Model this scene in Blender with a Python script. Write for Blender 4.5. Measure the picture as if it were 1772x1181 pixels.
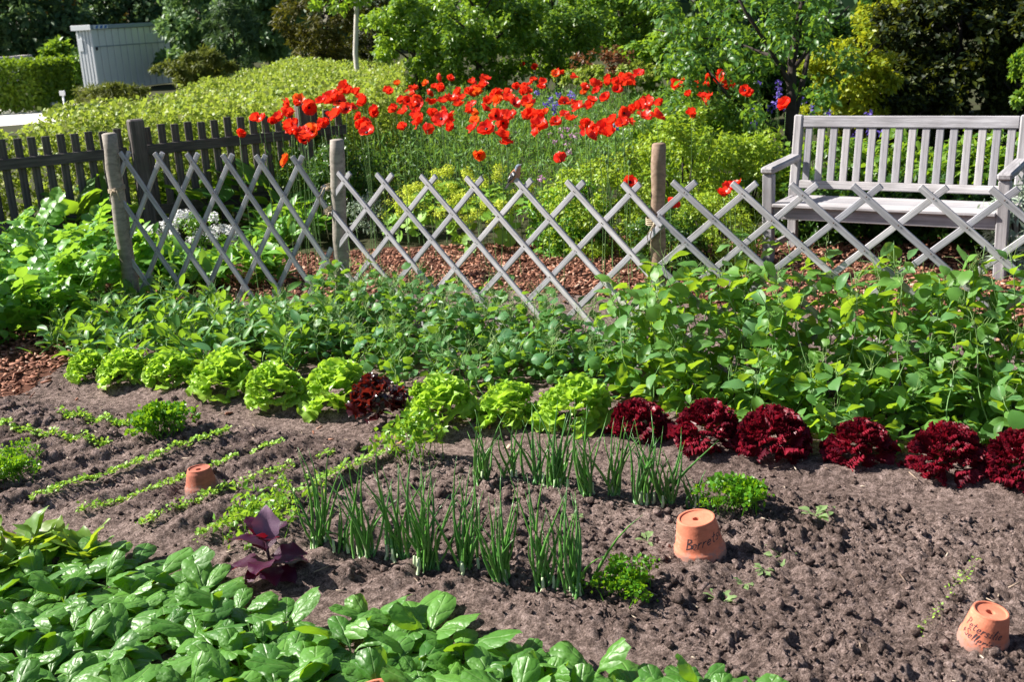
import bpy, bmesh, math, random
import numpy as np
from mathutils import Vector, Matrix

random.seed(7)
RNG = np.random.default_rng(7)
R = math.radians
for o in list(bpy.data.objects):
    bpy.data.objects.remove(o)
scene = bpy.context.scene
COL = scene.collection

# ------------------------------------------------------------------ camera
PW, PH = 1772.0, 1181.0
FPX, PITCH, ROLL, CAMH = 2000.66, 0.280, -0.0563, 1.725
_fw = np.array([0.0, math.cos(PITCH), -math.sin(PITCH)])
_r0 = np.array([1.0, 0.0, 0.0]); _u0 = np.cross(_r0, _fw)
_rt = math.cos(ROLL) * _r0 + math.sin(ROLL) * _u0
_up = -math.sin(ROLL) * _r0 + math.cos(ROLL) * _u0
cam = bpy.data.cameras.new('camera')
cam_o = bpy.data.objects.new('camera', cam); COL.objects.link(cam_o)
cam.sensor_width = 36.0; cam.lens = 36.0 * FPX / PW
cam.clip_start = 0.05; cam.clip_end = 1500
cm = Matrix(((_rt[0], _up[0], -_fw[0], 0), (_rt[1], _up[1], -_fw[1], 0), (_rt[2], _up[2], -_fw[2], CAMH), (0, 0, 0, 1)))
cam_o.matrix_world = cm
cam.dof.use_dof = True; cam.dof.focus_distance = 4.3; cam.dof.aperture_fstop = 7.0
scene.camera = cam_o

# ------------------------------------------------------------------ sky and sun
SUN_EL = R(40); TO_SUN = Vector((-1.0, 0.24, 0)).normalized()
w = bpy.data.worlds.new('World'); scene.world = w; w.use_nodes = True
wn = w.node_tree; wn.nodes.clear()
sky = wn.nodes.new('ShaderNodeTexSky'); sky.sky_type = 'NISHITA'; sky.sun_disc = False
sky.sun_elevation = SUN_EL; sky.sun_rotation = math.atan2(TO_SUN.x, TO_SUN.y)
bg = wn.nodes.new('ShaderNodeBackground'); bg.inputs['Strength'].default_value = 0.05
wo = wn.nodes.new('ShaderNodeOutputWorld')
wn.links.new(sky.outputs[0], bg.inputs[0]); wn.links.new(bg.outputs[0], wo.inputs[0])
sl = bpy.data.lights.new('sun', 'SUN'); sl.energy = 5.0; sl.angle = R(0.5); sl.color = (1.0, 0.95, 0.87)
so = bpy.data.objects.new('sun', sl); COL.objects.link(so)
sd = Vector((TO_SUN.x * math.cos(SUN_EL), TO_SUN.y * math.cos(SUN_EL), math.sin(SUN_EL)))
so.rotation_euler = sd.to_track_quat('Z', 'Y').to_euler(); so.location = sd * 50
scene.view_settings.view_transform = 'Standard'; scene.view_settings.look = 'None'
scene.view_settings.gamma = 1.0; scene.view_settings.use_curve_mapping = False
scene.view_settings.exposure = 1.30

# ------------------------------------------------------------------ placing helpers
def ray(px, py):
    return _fw + _rt * (px - PW / 2) / FPX - _up * (py - PH / 2) / FPX
def at(px, py, z=0.0):                      # the point at height z seen at photo pixel (px,py)
    d = ray(px, py); t = (z - CAMH) / d[2]
    return Vector((d[0] * t, d[1] * t, z))
def atd(px, py, depth):                     # the point at a given distance along the view
    d = ray(px, py)
    return Vector((d[0] * depth, d[1] * depth, CAMH + d[2] * depth))
def onplane(px, py, A, B):
    d = ray(px, py); e = np.array([B[0] - A[0], B[1] - A[1], 0]); e /= np.linalg.norm(e)
    n = np.array([-e[1], e[0], 0]); C = np.array([0, 0, CAMH]); t = ((np.array(A) - C) @ n) / (d @ n)
    return Vector(C + t * d)

def tag(o, label=None, cat=None, group=None, kind=None):
    if label: o['label'] = label
    if cat: o['category'] = cat
    if group: o['group'] = group
    if kind: o['kind'] = kind
    return o
def empty(name, loc=(0, 0, 0), rz=0.0):
    o = bpy.data.objects.new(name, None); COL.objects.link(o)
    o.location = loc; o.rotation_euler = (0, 0, rz); o.empty_display_size = 0.05
    return o
def inst(name, me, parent=None, M=None):
    o = bpy.data.objects.new(name, me); COL.objects.link(o)
    if parent is not None: o.parent = parent
    if M is not None: o.matrix_basis = M
    return o

def mesh_np(name, V, F, mat, smooth=False, matidx=None):
    """V (n,3), F (m,k) -> one mesh"""
    V = np.asarray(V, np.float32); F = np.asarray(F, np.int32)
    me = bpy.data.meshes.new(name)
    me.vertices.add(len(V)); me.vertices.foreach_set('co', V.ravel())
    m, k = F.shape
    me.loops.add(m * k); me.loops.foreach_set('vertex_index', F.ravel())
    me.polygons.add(m); me.polygons.foreach_set('loop_start', np.arange(m, dtype=np.int32) * k)
    if smooth: me.polygons.foreach_set('use_smooth', np.ones(m, bool))
    for mm in (mat if isinstance(mat, (list, tuple)) else [mat]): me.materials.append(mm)
    if matidx is not None: me.polygons.foreach_set('material_index', np.asarray(matidx, np.int32))
    me.update(calc_edges=True)
    return me
def join_parts(parts):
    """list of (V,F) with the same k"""
    Vs, Fs, n = [], [], 0
    for V, F in parts:
        Vs.append(np.asarray(V, float)); Fs.append(np.asarray(F) + n); n += len(V)
    return np.vstack(Vs), np.vstack(Fs)
def repeat(tv, tf, Rm, T, S):
    """scatter template with rotations (N,3,3), translations (N,3), scales (N,) or (N,3)"""
    S = np.asarray(S, float)
    if S.ndim == 1: S = np.repeat(S[:, None], 3, 1)
    N = len(T); k = len(tv)
    P = tv[None] * S[:, None, :]
    V = np.einsum('nij,nkj->nki', Rm, P) + np.asarray(T)[:, None, :]
    F = tf[None] + (np.arange(N) * k)[:, None, None]
    return V.reshape(-1, 3), F.reshape(-1, tf.shape[1])
def norm(a): return a / np.maximum(np.linalg.norm(a, axis=-1, keepdims=True), 1e-9)
def frames(d, n):
    """rotations with local +Y along d and +Z near n"""
    d = norm(d); s = norm(np.cross(d, n)); n2 = np.cross(s, d)
    return np.stack([s, d, n2], axis=-1)
def leafM(loc, yaw, elev, roll=0.0, s=1.0):
    sv = s if isinstance(s, (tuple, list)) else (s, s, s)
    return Matrix.Translation(loc) @ Matrix.Rotation(yaw, 4, 'Z') @ Matrix.Rotation(elev, 4, 'X') @ Matrix.Rotation(roll, 4, 'Y') @ Matrix.Diagonal((*sv, 1))

# ------------------------------------------------------------------ numpy noise
def _h(ix, iy, s):
    n = (ix.astype(np.int64) * 374761393 + iy.astype(np.int64) * 668265263 + s * 974634777) & 0x7fffffff
    n = ((n ^ (n >> 13)) * 1274126177) & 0x7fffffff
    n = n ^ (n >> 16)
    return (n & 0xffff) / 65535.0
def vnoise(x, y, s=0):
    ix = np.floor(x); iy = np.floor(y); fx = x - ix; fy = y - iy
    fx = fx * fx * (3 - 2 * fx); fy = fy * fy * (3 - 2 * fy)
    a = _h(ix, iy, s); b = _h(ix + 1, iy, s); c = _h(ix, iy + 1, s); d = _h(ix + 1, iy + 1, s)
    return (a * (1 - fx) + b * fx) * (1 - fy) + (c * (1 - fx) + d * fx) * fy
def fbm(x, y, s=0, o=4):
    t = 0; a = 0.5
    for i in range(o):
        t = t + a * (vnoise(x, y, s + i) - 0.5); x = x * 2.03; y = y * 2.03; a *= 0.5
    return t
def clodf(x, y, s):
    """rounded lumps: 0..1, one lump per cell with its own size"""
    ix = np.floor(x); iy = np.floor(y); best = np.zeros_like(x)
    for dx in (-1, 0, 1):
        for dy in (-1, 0, 1):
            jx = ix + dx; jy = iy + dy
            cx = jx + 0.15 + 0.7 * _h(jx, jy, s); cy = jy + 0.15 + 0.7 * _h(jx, jy, s + 1)
            r = 0.35 + 0.55 * _h(jx, jy, s + 2); st = 0.7 + 0.6 * _h(jx, jy, s + 3)
            d2 = ((x - cx) * st) ** 2 + ((y - cy) / st) ** 2
            best = np.maximum(best, np.clip(1 - d2 / (r * r), 0, 1) ** 0.6 * r)
    return best
def crumb(x, y, s):
    """angular crumbs: cells with their own height, parted by narrow creases"""
    ix = np.floor(x); iy = np.floor(y); d1 = np.full_like(x, 9.0); d2 = np.full_like(x, 9.0); hh = np.zeros_like(x)
    for dx in (-1, 0, 1):
        for dy in (-1, 0, 1):
            jx = ix + dx; jy = iy + dy
            ox = x - jx - 0.1 - 0.8 * _h(jx, jy, s); oy = y - jy - 0.1 - 0.8 * _h(jx, jy, s + 1)
            d = np.abs(ox) * 0.55 + np.hypot(ox, oy) * 0.6 + 0.25 * _h(jx, jy, s + 4)
            hv = _h(jx, jy, s + 2) + (ox * (_h(jx, jy, s + 5) - .5) + oy * (_h(jx, jy, s + 6) - .5)) * 1.6
            nw = d < d1
            d2 = np.where(nw, d1, np.minimum(d2, d)); hh = np.where(nw, hv, hh); d1 = np.where(nw, d, d1)
    return hh * np.clip((d2 - d1) * 5.0, 0, 1) ** 0.7
def inpoly(x, y, poly):
    ins = np.zeros(np.shape(x), bool); n = len(poly)
    for i in range(n):
        x1, y1 = poly[i][0], poly[i][1]; x2, y2 = poly[(i + 1) % n][0], poly[(i + 1) % n][1]
        c = ((y1 > y) != (y2 > y)) & (x < (x2 - x1) * (y - y1) / ((y2 - y1) if y2 != y1 else 1e-9) + x1)
        ins ^= c
    return ins
def polydist(x, y, poly):
    best = np.full(np.shape(x), 1e9); n = len(poly)
    for i in range(n):
        x1, y1 = poly[i][0], poly[i][1]; x2, y2 = poly[(i + 1) % n][0], poly[(i + 1) % n][1]
        dx, dy = x2 - x1, y2 - y1; L2 = dx * dx + dy * dy + 1e-12
        t = np.clip(((x - x1) * dx + (y - y1) * dy) / L2, 0, 1)
        best = np.minimum(best, np.hypot(x - x1 - t * dx, y - y1 - t * dy))
    return np.where(inpoly(x, y, poly), best, -best)       # positive inside
def pxpoly(pts, z=0.0): return [tuple(at(a, b, z))[:2] for a, b in pts]

# ------------------------------------------------------------------ materials
def new_mat(name):
    m = bpy.data.materials.new(name); m.use_nodes = True
    nt = m.node_tree; b = nt.nodes['Principled BSDF']
    return m, nt, b
def c4(c): return (c[0], c[1], c[2], 1)
def ramp(nt, fac, stops):
    r = nt.nodes.new('ShaderNodeValToRGB'); e = r.color_ramp.elements
    while len(e) < len(stops): e.new(0.5)
    for el, (p, c) in zip(e, stops): el.position = p; el.color = c4(c)
    nt.links.new(fac, r.inputs[0]); return r
def noise(nt, scale, detail=4, coord='Object', mapping=None, rough=0.6):
    tc = nt.nodes.new('ShaderNodeTexCoord'); n = nt.nodes.new('ShaderNodeTexNoise')
    n.inputs['Scale'].default_value = scale; n.inputs['Detail'].default_value = detail; n.inputs['Roughness'].default_value = rough
    src = tc.outputs[coord]
    if mapping:
        mp = nt.nodes.new('ShaderNodeMapping'); mp.inputs['Scale'].default_value = mapping
        nt.links.new(src, mp.inputs[0]); src = mp.outputs[0]
    nt.links.new(src, n.inputs['Vector']); return n
def bump(nt, b, h, strength, dist=0.01):
    bp = nt.nodes.new('ShaderNodeBump'); bp.inputs['Strength'].default_value = strength; bp.inputs['Distance'].default_value = dist
    nt.links.new(h, bp.inputs['Height']); nt.links.new(bp.outputs[0], b.inputs['Normal']); return bp
def leaf_mat(name, cols, trans, tf=0.35, rough=0.42, spec=0.5, mode='island', pucker=None, mottle=None, vein=None):
    if not any(q in name for q in ('petal', 'lettuce', 'seedling', 'mantle', 'silver', 'hedge_leaf', 'tendril', 'stem', 'pea_leaf', 'spinach', 'far_', 'chive', 'mid_shrub', 'lime_shrub', 'perennial')):
        cols = [(c[0] * .80, c[1] * .82, c[2] * .72) for c in cols]; trans = (trans[0] * .86, trans[1] * .86, trans[2] * .8)
    m, nt, b = new_mat(name)
    if mode == 'island':
        g = nt.nodes.new('ShaderNodeNewGeometry'); fac = g.outputs['Random Per Island']
    else:
        g = nt.nodes.new('ShaderNodeObjectInfo'); fac = g.outputs['Random']
    n = len(cols)
    r = ramp(nt, fac, [(i / max(n - 1, 1), c) for i, c in enumerate(cols)])
    col = r.outputs[0]
    if mottle:
        nz = noise(nt, mottle, 3)
        mx = nt.nodes.new('ShaderNodeMix'); mx.data_type = 'RGBA'; mx.blend_type = 'MULTIPLY'
        rr = ramp(nt, nz.outputs[0], [(0.3, (0.55, 0.55, 0.55)), (0.7, (1.25, 1.25, 1.25))])
        mx.inputs[0].default_value = 0.8; nt.links.new(col, mx.inputs[6]); nt.links.new(rr.outputs[0], mx.inputs[7]); col = mx.outputs[2]
    nt.links.new(col, b.inputs['Base Color'])
    b.inputs['Roughness'].default_value = rough; b.inputs['Specular IOR Level'].default_value = spec * 0.78
    t = nt.nodes.new('ShaderNodeBsdfTranslucent'); t.inputs[0].default_value = c4(trans)
    mix = nt.nodes.new('ShaderNodeMixShader'); mix.inputs[0].default_value = tf
    nt.links.new(b.outputs[0], mix.inputs[1]); nt.links.new(t.outputs[0], mix.inputs[2])
    nt.links.new(mix.outputs[0], nt.nodes['Material Output'].inputs[0])
    if pucker:
        nz = noise(nt, pucker[0], 2); h = nz.outputs[0]
        if vein:
            tc = nt.nodes.new('ShaderNodeTexCoord'); sx = nt.nodes.new('ShaderNodeSeparateXYZ'); nt.links.new(tc.outputs['Object'], sx.inputs[0])
            def mth(op, a, b_=None):
                q = nt.nodes.new('ShaderNodeMath'); q.operation = op
                for i_, v_ in enumerate((a, b_)):
                    if v_ is None: continue
                    if isinstance(v_, (int, float)): q.inputs[i_].default_value = v_
                    else: nt.links.new(v_, q.inputs[i_])
                return q.outputs[0]
            ax = mth('ABSOLUTE', sx.outputs[0]); ph = mth('ADD', mth('SUBTRACT', sx.outputs[1], mth('MULTIPLY', ax, 0.55)), mth('MULTIPLY', nz.outputs[0], 0.03))
            sn = mth('ABSOLUTE', mth('SINE', mth('MULTIPLY', ph, vein))); rib = mth('MINIMUM', mth('MULTIPLY', ax, 250.0), 1.0)
            h = mth('ADD', mth('MULTIPLY', mth('MULTIPLY', mth('POWER', sn, 0.35), rib), 0.32), h)
            mv = nt.nodes.new('ShaderNodeMix'); mv.data_type = 'RGBA'; mv.inputs[6].default_value = (0.22, 0.36, 0.11, 1)
            nt.links.new(mth('ADD', mth('MULTIPLY', rib, 0.45), 0.55), mv.inputs[0]); nt.links.new(col, mv.inputs[7]); nt.links.new(mv.outputs[2], b.inputs['Base Color'])
        bump(nt, b, h, pucker[1], pucker[2])
    return m
def plain(name, col, rough=0.7, spec=0.3, var=None, bumps=None, metal=0.0):
    m, nt, b = new_mat(name)
    b.inputs['Roughness'].default_value = rough; b.inputs['Specular IOR Level'].default_value = spec; b.inputs['Metallic'].default_value = metal
    if var:
        n = noise(nt, var[0], 5); r = ramp(nt, n.outputs[0], [(0.3, col), (0.7, var[1])]); nt.links.new(r.outputs[0], b.inputs['Base Color'])
    else: b.inputs['Base Color'].default_value = c4(col)
    if bumps:
        n2 = noise(nt, bumps[0], 4); bump(nt, b, n2.outputs[0], bumps[1], bumps[2])
    return m
def wood_mat(name, ca, cb, cc, scale=9.0, rough=0.75):
    m, nt, b = new_mat(name)
    n = noise(nt, scale, 6, 'Object', (0.35, 7, 7), 0.7)
    r = ramp(nt, n.outputs[0], [(0.28, ca), (0.5, cb), (0.72, cc)])
    oi = nt.nodes.new('ShaderNodeObjectInfo'); rr = ramp(nt, oi.outputs['Random'], [(0, (0.78, 0.78, 0.80)), (1, (1.15, 1.12, 1.08))])
    n3 = noise(nt, 3.0, 3); r3 = ramp(nt, n3.outputs[0], [(0.35, (0.82, 0.80, 0.78)), (0.65, (1.08, 1.08, 1.08))])
    mx = nt.nodes.new('ShaderNodeMix'); mx.data_type = 'RGBA'; mx.blend_type = 'MULTIPLY'; mx.inputs[0].default_value = 1
    nt.links.new(r.outputs[0], mx.inputs[6]); nt.links.new(rr.outputs[0], mx.inputs[7])
    mx2 = nt.nodes.new('ShaderNodeMix'); mx2.data_type = 'RGBA'; mx2.blend_type = 'MULTIPLY'; mx2.inputs[0].default_value = 1
    nt.links.new(mx.outputs[2], mx2.inputs[6]); nt.links.new(r3.outputs[0], mx2.inputs[7])
    nt.links.new(mx2.outputs[2], b.inputs['Base Color'])
    b.inputs['Roughness'].default_value = rough; b.inputs['Specular IOR Level'].default_value = 0.25
    bump(nt, b, n.outputs[0], 0.5, 0.004)
    return m

M = {}
# soil: dry crumbly grey-brown
m, nt, b = new_mat('soil_dry')
n1 = noise(nt, 1.6, 4, 'Object'); n2 = noise(nt, 38, 6, 'Object', None, 0.75)
r1 = ramp(nt, n1.outputs[0], [(0.35, (0.165, 0.120, 0.104)), (0.65, (0.258, 0.193, 0.170))])
r2 = ramp(nt, n2.outputs[0], [(0.40, (0.45, 0.43, 0.43)), (0.5, (0.95, 0.93, 0.92)), (0.60, (1.55, 1.56, 1.60))])
mx = nt.nodes.new('ShaderNodeMix'); mx.data_type = 'RGBA'; mx.blend_type = 'MULTIPLY'; mx.inputs[0].default_value = 1
nt.links.new(r1.outputs[0], mx.inputs[6]); nt.links.new(r2.outputs[0], mx.inputs[7])
n4 = noise(nt, 190, 4, 'Object', None, 0.7); r4 = ramp(nt, n4.outputs[0], [(0.38, (0.55, 0.53, 0.52)), (0.5, (1, 1, 1)), (0.62, (1.5, 1.5, 1.5))])
mz = nt.nodes.new('ShaderNodeMix'); mz.data_type = 'RGBA'; mz.blend_type = 'MULTIPLY'; mz.inputs[0].default_value = 1
nt.links.new(mx.outputs[2], mz.inputs[6]); nt.links.new(r4.outputs[0], mz.inputs[7]); nt.links.new(mz.outputs[2], b.inputs['Base Color'])
b.inputs['Roughness'].default_value = 0.95; b.inputs['Specular IOR Level'].default_value = 0.15
n3 = noise(nt, 105, 6, 'Object', None, 0.8); bump(nt, b, n3.outputs[0], 1.0, 0.022)
M['soil'] = m
m2 = m.copy(); m2.name = 'soil_clod'; nt2 = m2.node_tree
g2 = nt2.nodes.new('ShaderNodeNewGeometry'); r5 = ramp(nt2, g2.outputs['Random Per Island'], [(0, (.62, .60, .60)), (.6, (1.0, .98, .97)), (1, (1.5, 1.5, 1.52))])
b2 = nt2.nodes['Principled BSDF']; src = b2.inputs['Base Color'].links[0].from_socket
mq = nt2.nodes.new('ShaderNodeMix'); mq.data_type = 'RGBA'; mq.blend_type = 'MULTIPLY'; mq.inputs[0].default_value = 1
nt2.links.new(src, mq.inputs[6]); nt2.links.new(r5.outputs[0], mq.inputs[7]); nt2.links.new(mq.outputs[2], b2.inputs['Base Color'])
M['clod'] = m2
M['mulch_floor'] = plain('mulch_floor', (0.055, 0.024, 0.016), 0.95, 0.1, (30, (0.14, 0.062, 0.040)), (60, 0.8, 0.01))
def chip_mat():
    m, nt, b = new_mat('bark_chip'); g = nt.nodes.new('ShaderNodeNewGeometry')
    r = ramp(nt, g.outputs['Random Per Island'], [(0, (0.11, 0.042, 0.026)), (0.5, (0.24, 0.098, 0.058)), (0.85, (0.34, 0.16, 0.10)), (1, (0.50, 0.34, 0.25))])
    nt.links.new(r.outputs[0], b.inputs['Base Color']); b.inputs['Roughness'].default_value = 0.8; b.inputs['Specular IOR Level'].default_value = 0.3
    return m
M['chip'] = chip_mat()
M['ground'] = plain('garden_ground', (0.045, 0.04, 0.022), 0.95, 0.1, (4, (0.05, 0.06, 0.025)))
M['gravel'] = plain('pale_gravel', (0.62, 0.58, 0.52), 0.9, 0.2, (40, (0.78, 0.74, 0.68)))
M['slat'] = wood_mat('weathered_slat', (0.17, 0.165, 0.18), (0.39, 0.385, 0.42), (0.60, 0.59, 0.64))
M['teak'] = wood_mat('silver_teak', (0.19, 0.185, 0.195), (0.36, 0.352, 0.375), (0.54, 0.53, 0.555), 8.0)
M['post'] = wood_mat('grey_post', (0.16, 0.14, 0.12), (0.30, 0.27, 0.235), (0.42, 0.38, 0.33), 6.0)
M['post_bark'] = wood_mat('brown_post', (0.13, 0.09, 0.065), (0.26, 0.18, 0.13), (0.36, 0.27, 0.21), 6.0)
M['picket'] = wood_mat('dark_picket', (0.045, 0.038, 0.036), (0.105, 0.092, 0.088), (0.19, 0.168, 0.158), 8.0)
M['twine'] = plain('twine', (0.42, 0.34, 0.24), 0.9)
def terracotta(name, ca, cb):
    m, nt, b = new_mat(name)
    n = noise(nt, 11, 6, 'Object', (1, 1, 2.2), 0.7); r = ramp(nt, n.outputs[0], [(0.25, tuple(v * .7 for v in ca)), (0.4, ca), (0.58, cb), (0.74, (0.64, 0.36, 0.27))]); nt.links.new(r.outputs[0], b.inputs['Base Color'])
    b.inputs['Roughness'].default_value = 0.8; b.inputs['Specular IOR Level'].default_value = 0.3
    tc = nt.nodes.new('ShaderNodeTexCoord'); sx = nt.nodes.new('ShaderNodeSeparateXYZ'); nt.links.new(tc.outputs['Object'], sx.inputs[0])
    mr = nt.nodes.new('ShaderNodeMapRange'); mr.inputs[1].default_value = 0.0; mr.inputs[2].default_value = 0.055; mr.inputs[3].default_value = 0.30; mr.inputs[4].default_value = -0.06; nt.links.new(sx.outputs[2], mr.inputs[0])
    n5 = noise(nt, 55, 6, 'Object', None, 0.75); ad = nt.nodes.new('ShaderNodeMath'); ad.operation = 'ADD'; nt.links.new(n5.outputs[0], ad.inputs[0]); nt.links.new(mr.outputs[0], ad.inputs[1])
    rd = ramp(nt, ad.outputs[0], [(0.55, (0, 0, 0)), (0.72, (0.75, 0.75, 0.75))])
    md = nt.nodes.new('ShaderNodeMix'); md.data_type = 'RGBA'; md.inputs[7].default_value = (0.26, 0.19, 0.165, 1)
    nt.links.new(rd.outputs[0], md.inputs[0]); nt.links.new(r.outputs[0], md.inputs[6]); nt.links.new(md.outputs[2], b.inputs['Base Color'])
    n2 = noise(nt, 90, 3); bump(nt, b, n2.outputs[0], 0.35, 0.003); return m
M['terracotta'] = terracotta('terracotta', (0.50, 0.150, 0.085), (0.60, 0.195, 0.115))
M['terracotta_old'] = terracotta('old_terracotta', (0.30, 0.095, 0.060), (0.44, 0.135, 0.085))
M['ink'] = plain('felt_pen_ink', (0.05, 0.035, 0.045), 0.6)
# foliage
M['spinach'] = leaf_mat('spinach_leaf', [(0.036, 0.130, 0.016), (0.110, 0.270, 0.042), (0.070, 0.200, 0.026)], (0.30, 0.54, 0.02), 0.30, 0.43, 0.62, 'obj', (24, 0.55, 0.011), None, 110.0)
M['lettuce'] = leaf_mat('green_lettuce', [(0.20, 0.38, 0.040), (0.36, 0.55, 0.08), (0.28, 0.46, 0.05)], (0.50, 0.76, 0.05), 0.38, 0.40, 0.45, 'obj')
M['lollo'] = leaf_mat('red_lettuce', [(0.12, 0.006, 0.016), (0.21, 0.012, 0.028), (0.060, 0.006, 0.014)], (0.42, 0.012, 0.03), 0.24, 0.40, 0.28, 'obj')
M['oakred'] = leaf_mat('dark_oak_lettuce', [(0.028, 0.009, 0.012), (0.050, 0.010, 0.012), (0.018, 0.010, 0.014)], (0.36, 0.03, 0.015), 0.20, 0.22, 0.65, 'obj')
M['chive'] = leaf_mat('chive_blade', [(0.050, 0.165, 0.030), (0.115, 0.290, 0.045), (0.075, 0.215, 0.055)], (0.12, 0.30, 0.03), 0.15, 0.32, 0.6, 'obj')
M['pea'] = leaf_mat('pea_leaf', [(0.050, 0.145, 0.032), (0.125, 0.265, 0.050), (0.085, 0.205, 0.075)], (0.44, 0.66, 0.03), 0.36, 0.42, 0.30, 'obj')
M['pea_dark'] = leaf_mat('pea_leaf_deep', [(0.040, 0.135, 0.038), (0.10, 0.235, 0.050), (0.070, 0.19, 0.085)], (0.36, 0.60, 0.03), 0.32, 0.42, 0.32, 'obj')
M['pea_stem'] = leaf_mat('pea_stem', [(0.16, 0.30, 0.10), (0.24, 0.38, 0.14)], (0.3, 0.5, 0.1), 0.2, 0.5, 0.3, 'obj')
M['parsley'] = leaf_mat('parsley', [(0.055, 0.20, 0.012), (0.13, 0.34, 0.020), (0.08, 0.26, 0.015)], (0.35, 0.62, 0.02), 0.35, 0.42, 0.4)
M['celery'] = leaf_mat('celery_leaf', [(0.12, 0.30, 0.03), (0.24, 0.46, 0.05)], (0.45, 0.70, 0.05), 0.36, 0.38, 0.5)
M['seedling'] = leaf_mat('seedling', [(0.20, 0.40, 0.05), (0.34, 0.54, 0.09)], (0.5, 0.72, 0.06), 0.38, 0.45, 0.4)
M['orach'] = leaf_mat('purple_orach', [(0.042, 0.006, 0.034), (0.070, 0.008, 0.044), (0.026, 0.006, 0.032)], (0.42, 0.012, 0.03), 0.20, 0.40, 0.45, 'obj', (60, 0.3, 0.006))
M['orach_pale'] = leaf_mat('mauve_orach', [(0.26, 0.15, 0.26), (0.29, 0.17, 0.29)], (0.35, 0.04, 0.08), 0.2, 0.4, 0.4, 'obj', (60, 0.3, 0.006))
M['lovage'] = leaf_mat('lovage_leaf', [(0.10, 0.30, 0.05), (0.19, 0.42, 0.07), (0.13, 0.34, 0.085)], (0.40, 0.68, 0.05), 0.38, 0.38, 0.5, 'obj')
M['bigleaf'] = leaf_mat('big_leaf', [(0.06, 0.19, 0.04), (0.12, 0.30, 0.05)], (0.40, 0.66, 0.03), 0.40, 0.40, 0.45, 'obj', (30, 0.4, 0.01))
M['perennial'] = leaf_mat('perennial_leaf', [(0.08, 0.23, 0.035), (0.18, 0.40, 0.06)], (0.36, 0.60, 0.04), 0.36, 0.42, 0.45)
M['mantle'] = leaf_mat('mantle_leaf', [(0.17, 0.34, 0.05), (0.25, 0.43, 0.07)], (0.45, 0.66, 0.06), 0.32, 0.5, 0.35, 'obj')
M['mantle_flower'] = leaf_mat('mantle_flower', [(0.46, 0.55, 0.05), (0.62, 0.68, 0.09)], (0.6, 0.68, 0.05), 0.3, 0.6, 0.2)
M['lime_shrub'] = leaf_mat('lime_shrub', [(0.13, 0.26, 0.022), (0.26, 0.38, 0.035), (0.32, 0.42, 0.045)], (0.45, 0.60, 0.03), 0.34, 0.42, 0.4)
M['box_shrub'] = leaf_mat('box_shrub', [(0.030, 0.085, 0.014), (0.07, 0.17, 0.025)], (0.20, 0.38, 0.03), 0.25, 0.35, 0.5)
M['poppy_leaf'] = leaf_mat('poppy_foliage', [(0.05, 0.15, 0.030), (0.16, 0.33, 0.060), (0.09, 0.23, 0.045)], (0.30, 0.50, 0.06), 0.3, 0.48, 0.4)
M['hedge'] = leaf_mat('hedge_leaf', [(0.13, 0.21, 0.03), (0.25, 0.34, 0.05), (0.33, 0.33, 0.09), (0.18, 0.28, 0.04)], (0.44, 0.55, 0.06), 0.34, 0.48, 0.35)
M['clipped'] = leaf_mat('clipped_hedge', [(0.06, 0.14, 0.015), (0.20, 0.30, 0.02)], (0.32, 0.48, 0.02), 0.3, 0.5, 0.3)
M['mid_shrub'] = leaf_mat('mid_shrub', [(0.055, 0.14, 0.020), (0.12, 0.23, 0.030), (0.20, 0.31, 0.045)], (0.36, 0.55, 0.03), 0.36, 0.38, 0.5)
M['plum'] = leaf_mat('plum_leaf', [(0.045, 0.125, 0.030), (0.085, 0.20, 0.045)], (0.32, 0.54, 0.04), 0.36, 0.40, 0.42)
M['yellow_shrub'] = leaf_mat('yellow_shrub', [(0.20, 0.30, 0.018), (0.40, 0.44, 0.025), (0.12, 0.24, 0.02)], (0.60, 0.62, 0.03), 0.40, 0.42, 0.4)
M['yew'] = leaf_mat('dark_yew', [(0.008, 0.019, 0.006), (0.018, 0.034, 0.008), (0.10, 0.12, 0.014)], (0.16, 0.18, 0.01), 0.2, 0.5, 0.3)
M['gold_yew'] = leaf_mat('golden_yew', [(0.035, 0.055, 0.008), (0.15, 0.13, 0.018), (0.09, 0.10, 0.015)], (0.25, 0.24, 0.02), 0.22, 0.5, 0.3)
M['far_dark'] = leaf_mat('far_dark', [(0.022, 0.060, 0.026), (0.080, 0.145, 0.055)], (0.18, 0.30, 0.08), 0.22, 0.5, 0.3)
M['far_green'] = leaf_mat('far_green', [(0.06, 0.135, 0.05), (0.14, 0.24, 0.09)], (0.26, 0.42, 0.10), 0.28, 0.5, 0.35)
M['far_gold'] = leaf_mat('far_gold', [(0.30, 0.20, 0.03), (0.46, 0.30, 0.04), (0.16, 0.16, 0.03)], (0.5, 0.34, 0.04), 0.3, 0.5, 0.3)
M['juniper'] = leaf_mat('juniper', [(0.10, 0.14, 0.025), (0.20, 0.22, 0.04)], (0.26, 0.30, 0.04), 0.25, 0.5, 0.3)
M['redtip'] = leaf_mat('red_tip', [(0.16, 0.05, 0.03), (0.22, 0.09, 0.05), (0.10, 0.14, 0.03)], (0.4, 0.15, 0.06), 0.3, 0.45, 0.4)
M['silver'] = leaf_mat('silver_leaf', [(0.28, 0.36, 0.27), (0.40, 0.48, 0.38)], (0.4, 0.5, 0.3), 0.25, 0.6, 0.3)
M['petal'] = leaf_mat('poppy_petal', [(0.72, 0.020, 0.012), (0.80, 0.045, 0.014), (0.66, 0.012, 0.014)], (0.95, 0.06, 0.02), 0.40, 0.36, 0.4, 'obj', (45, 0.5, 0.008))
M['petal_orange'] = leaf_mat('orange_petal', [(0.80, 0.10, 0.012), (0.85, 0.14, 0.015)], (0.95, 0.16, 0.02), 0.4, 0.4, 0.35, 'obj')
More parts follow.
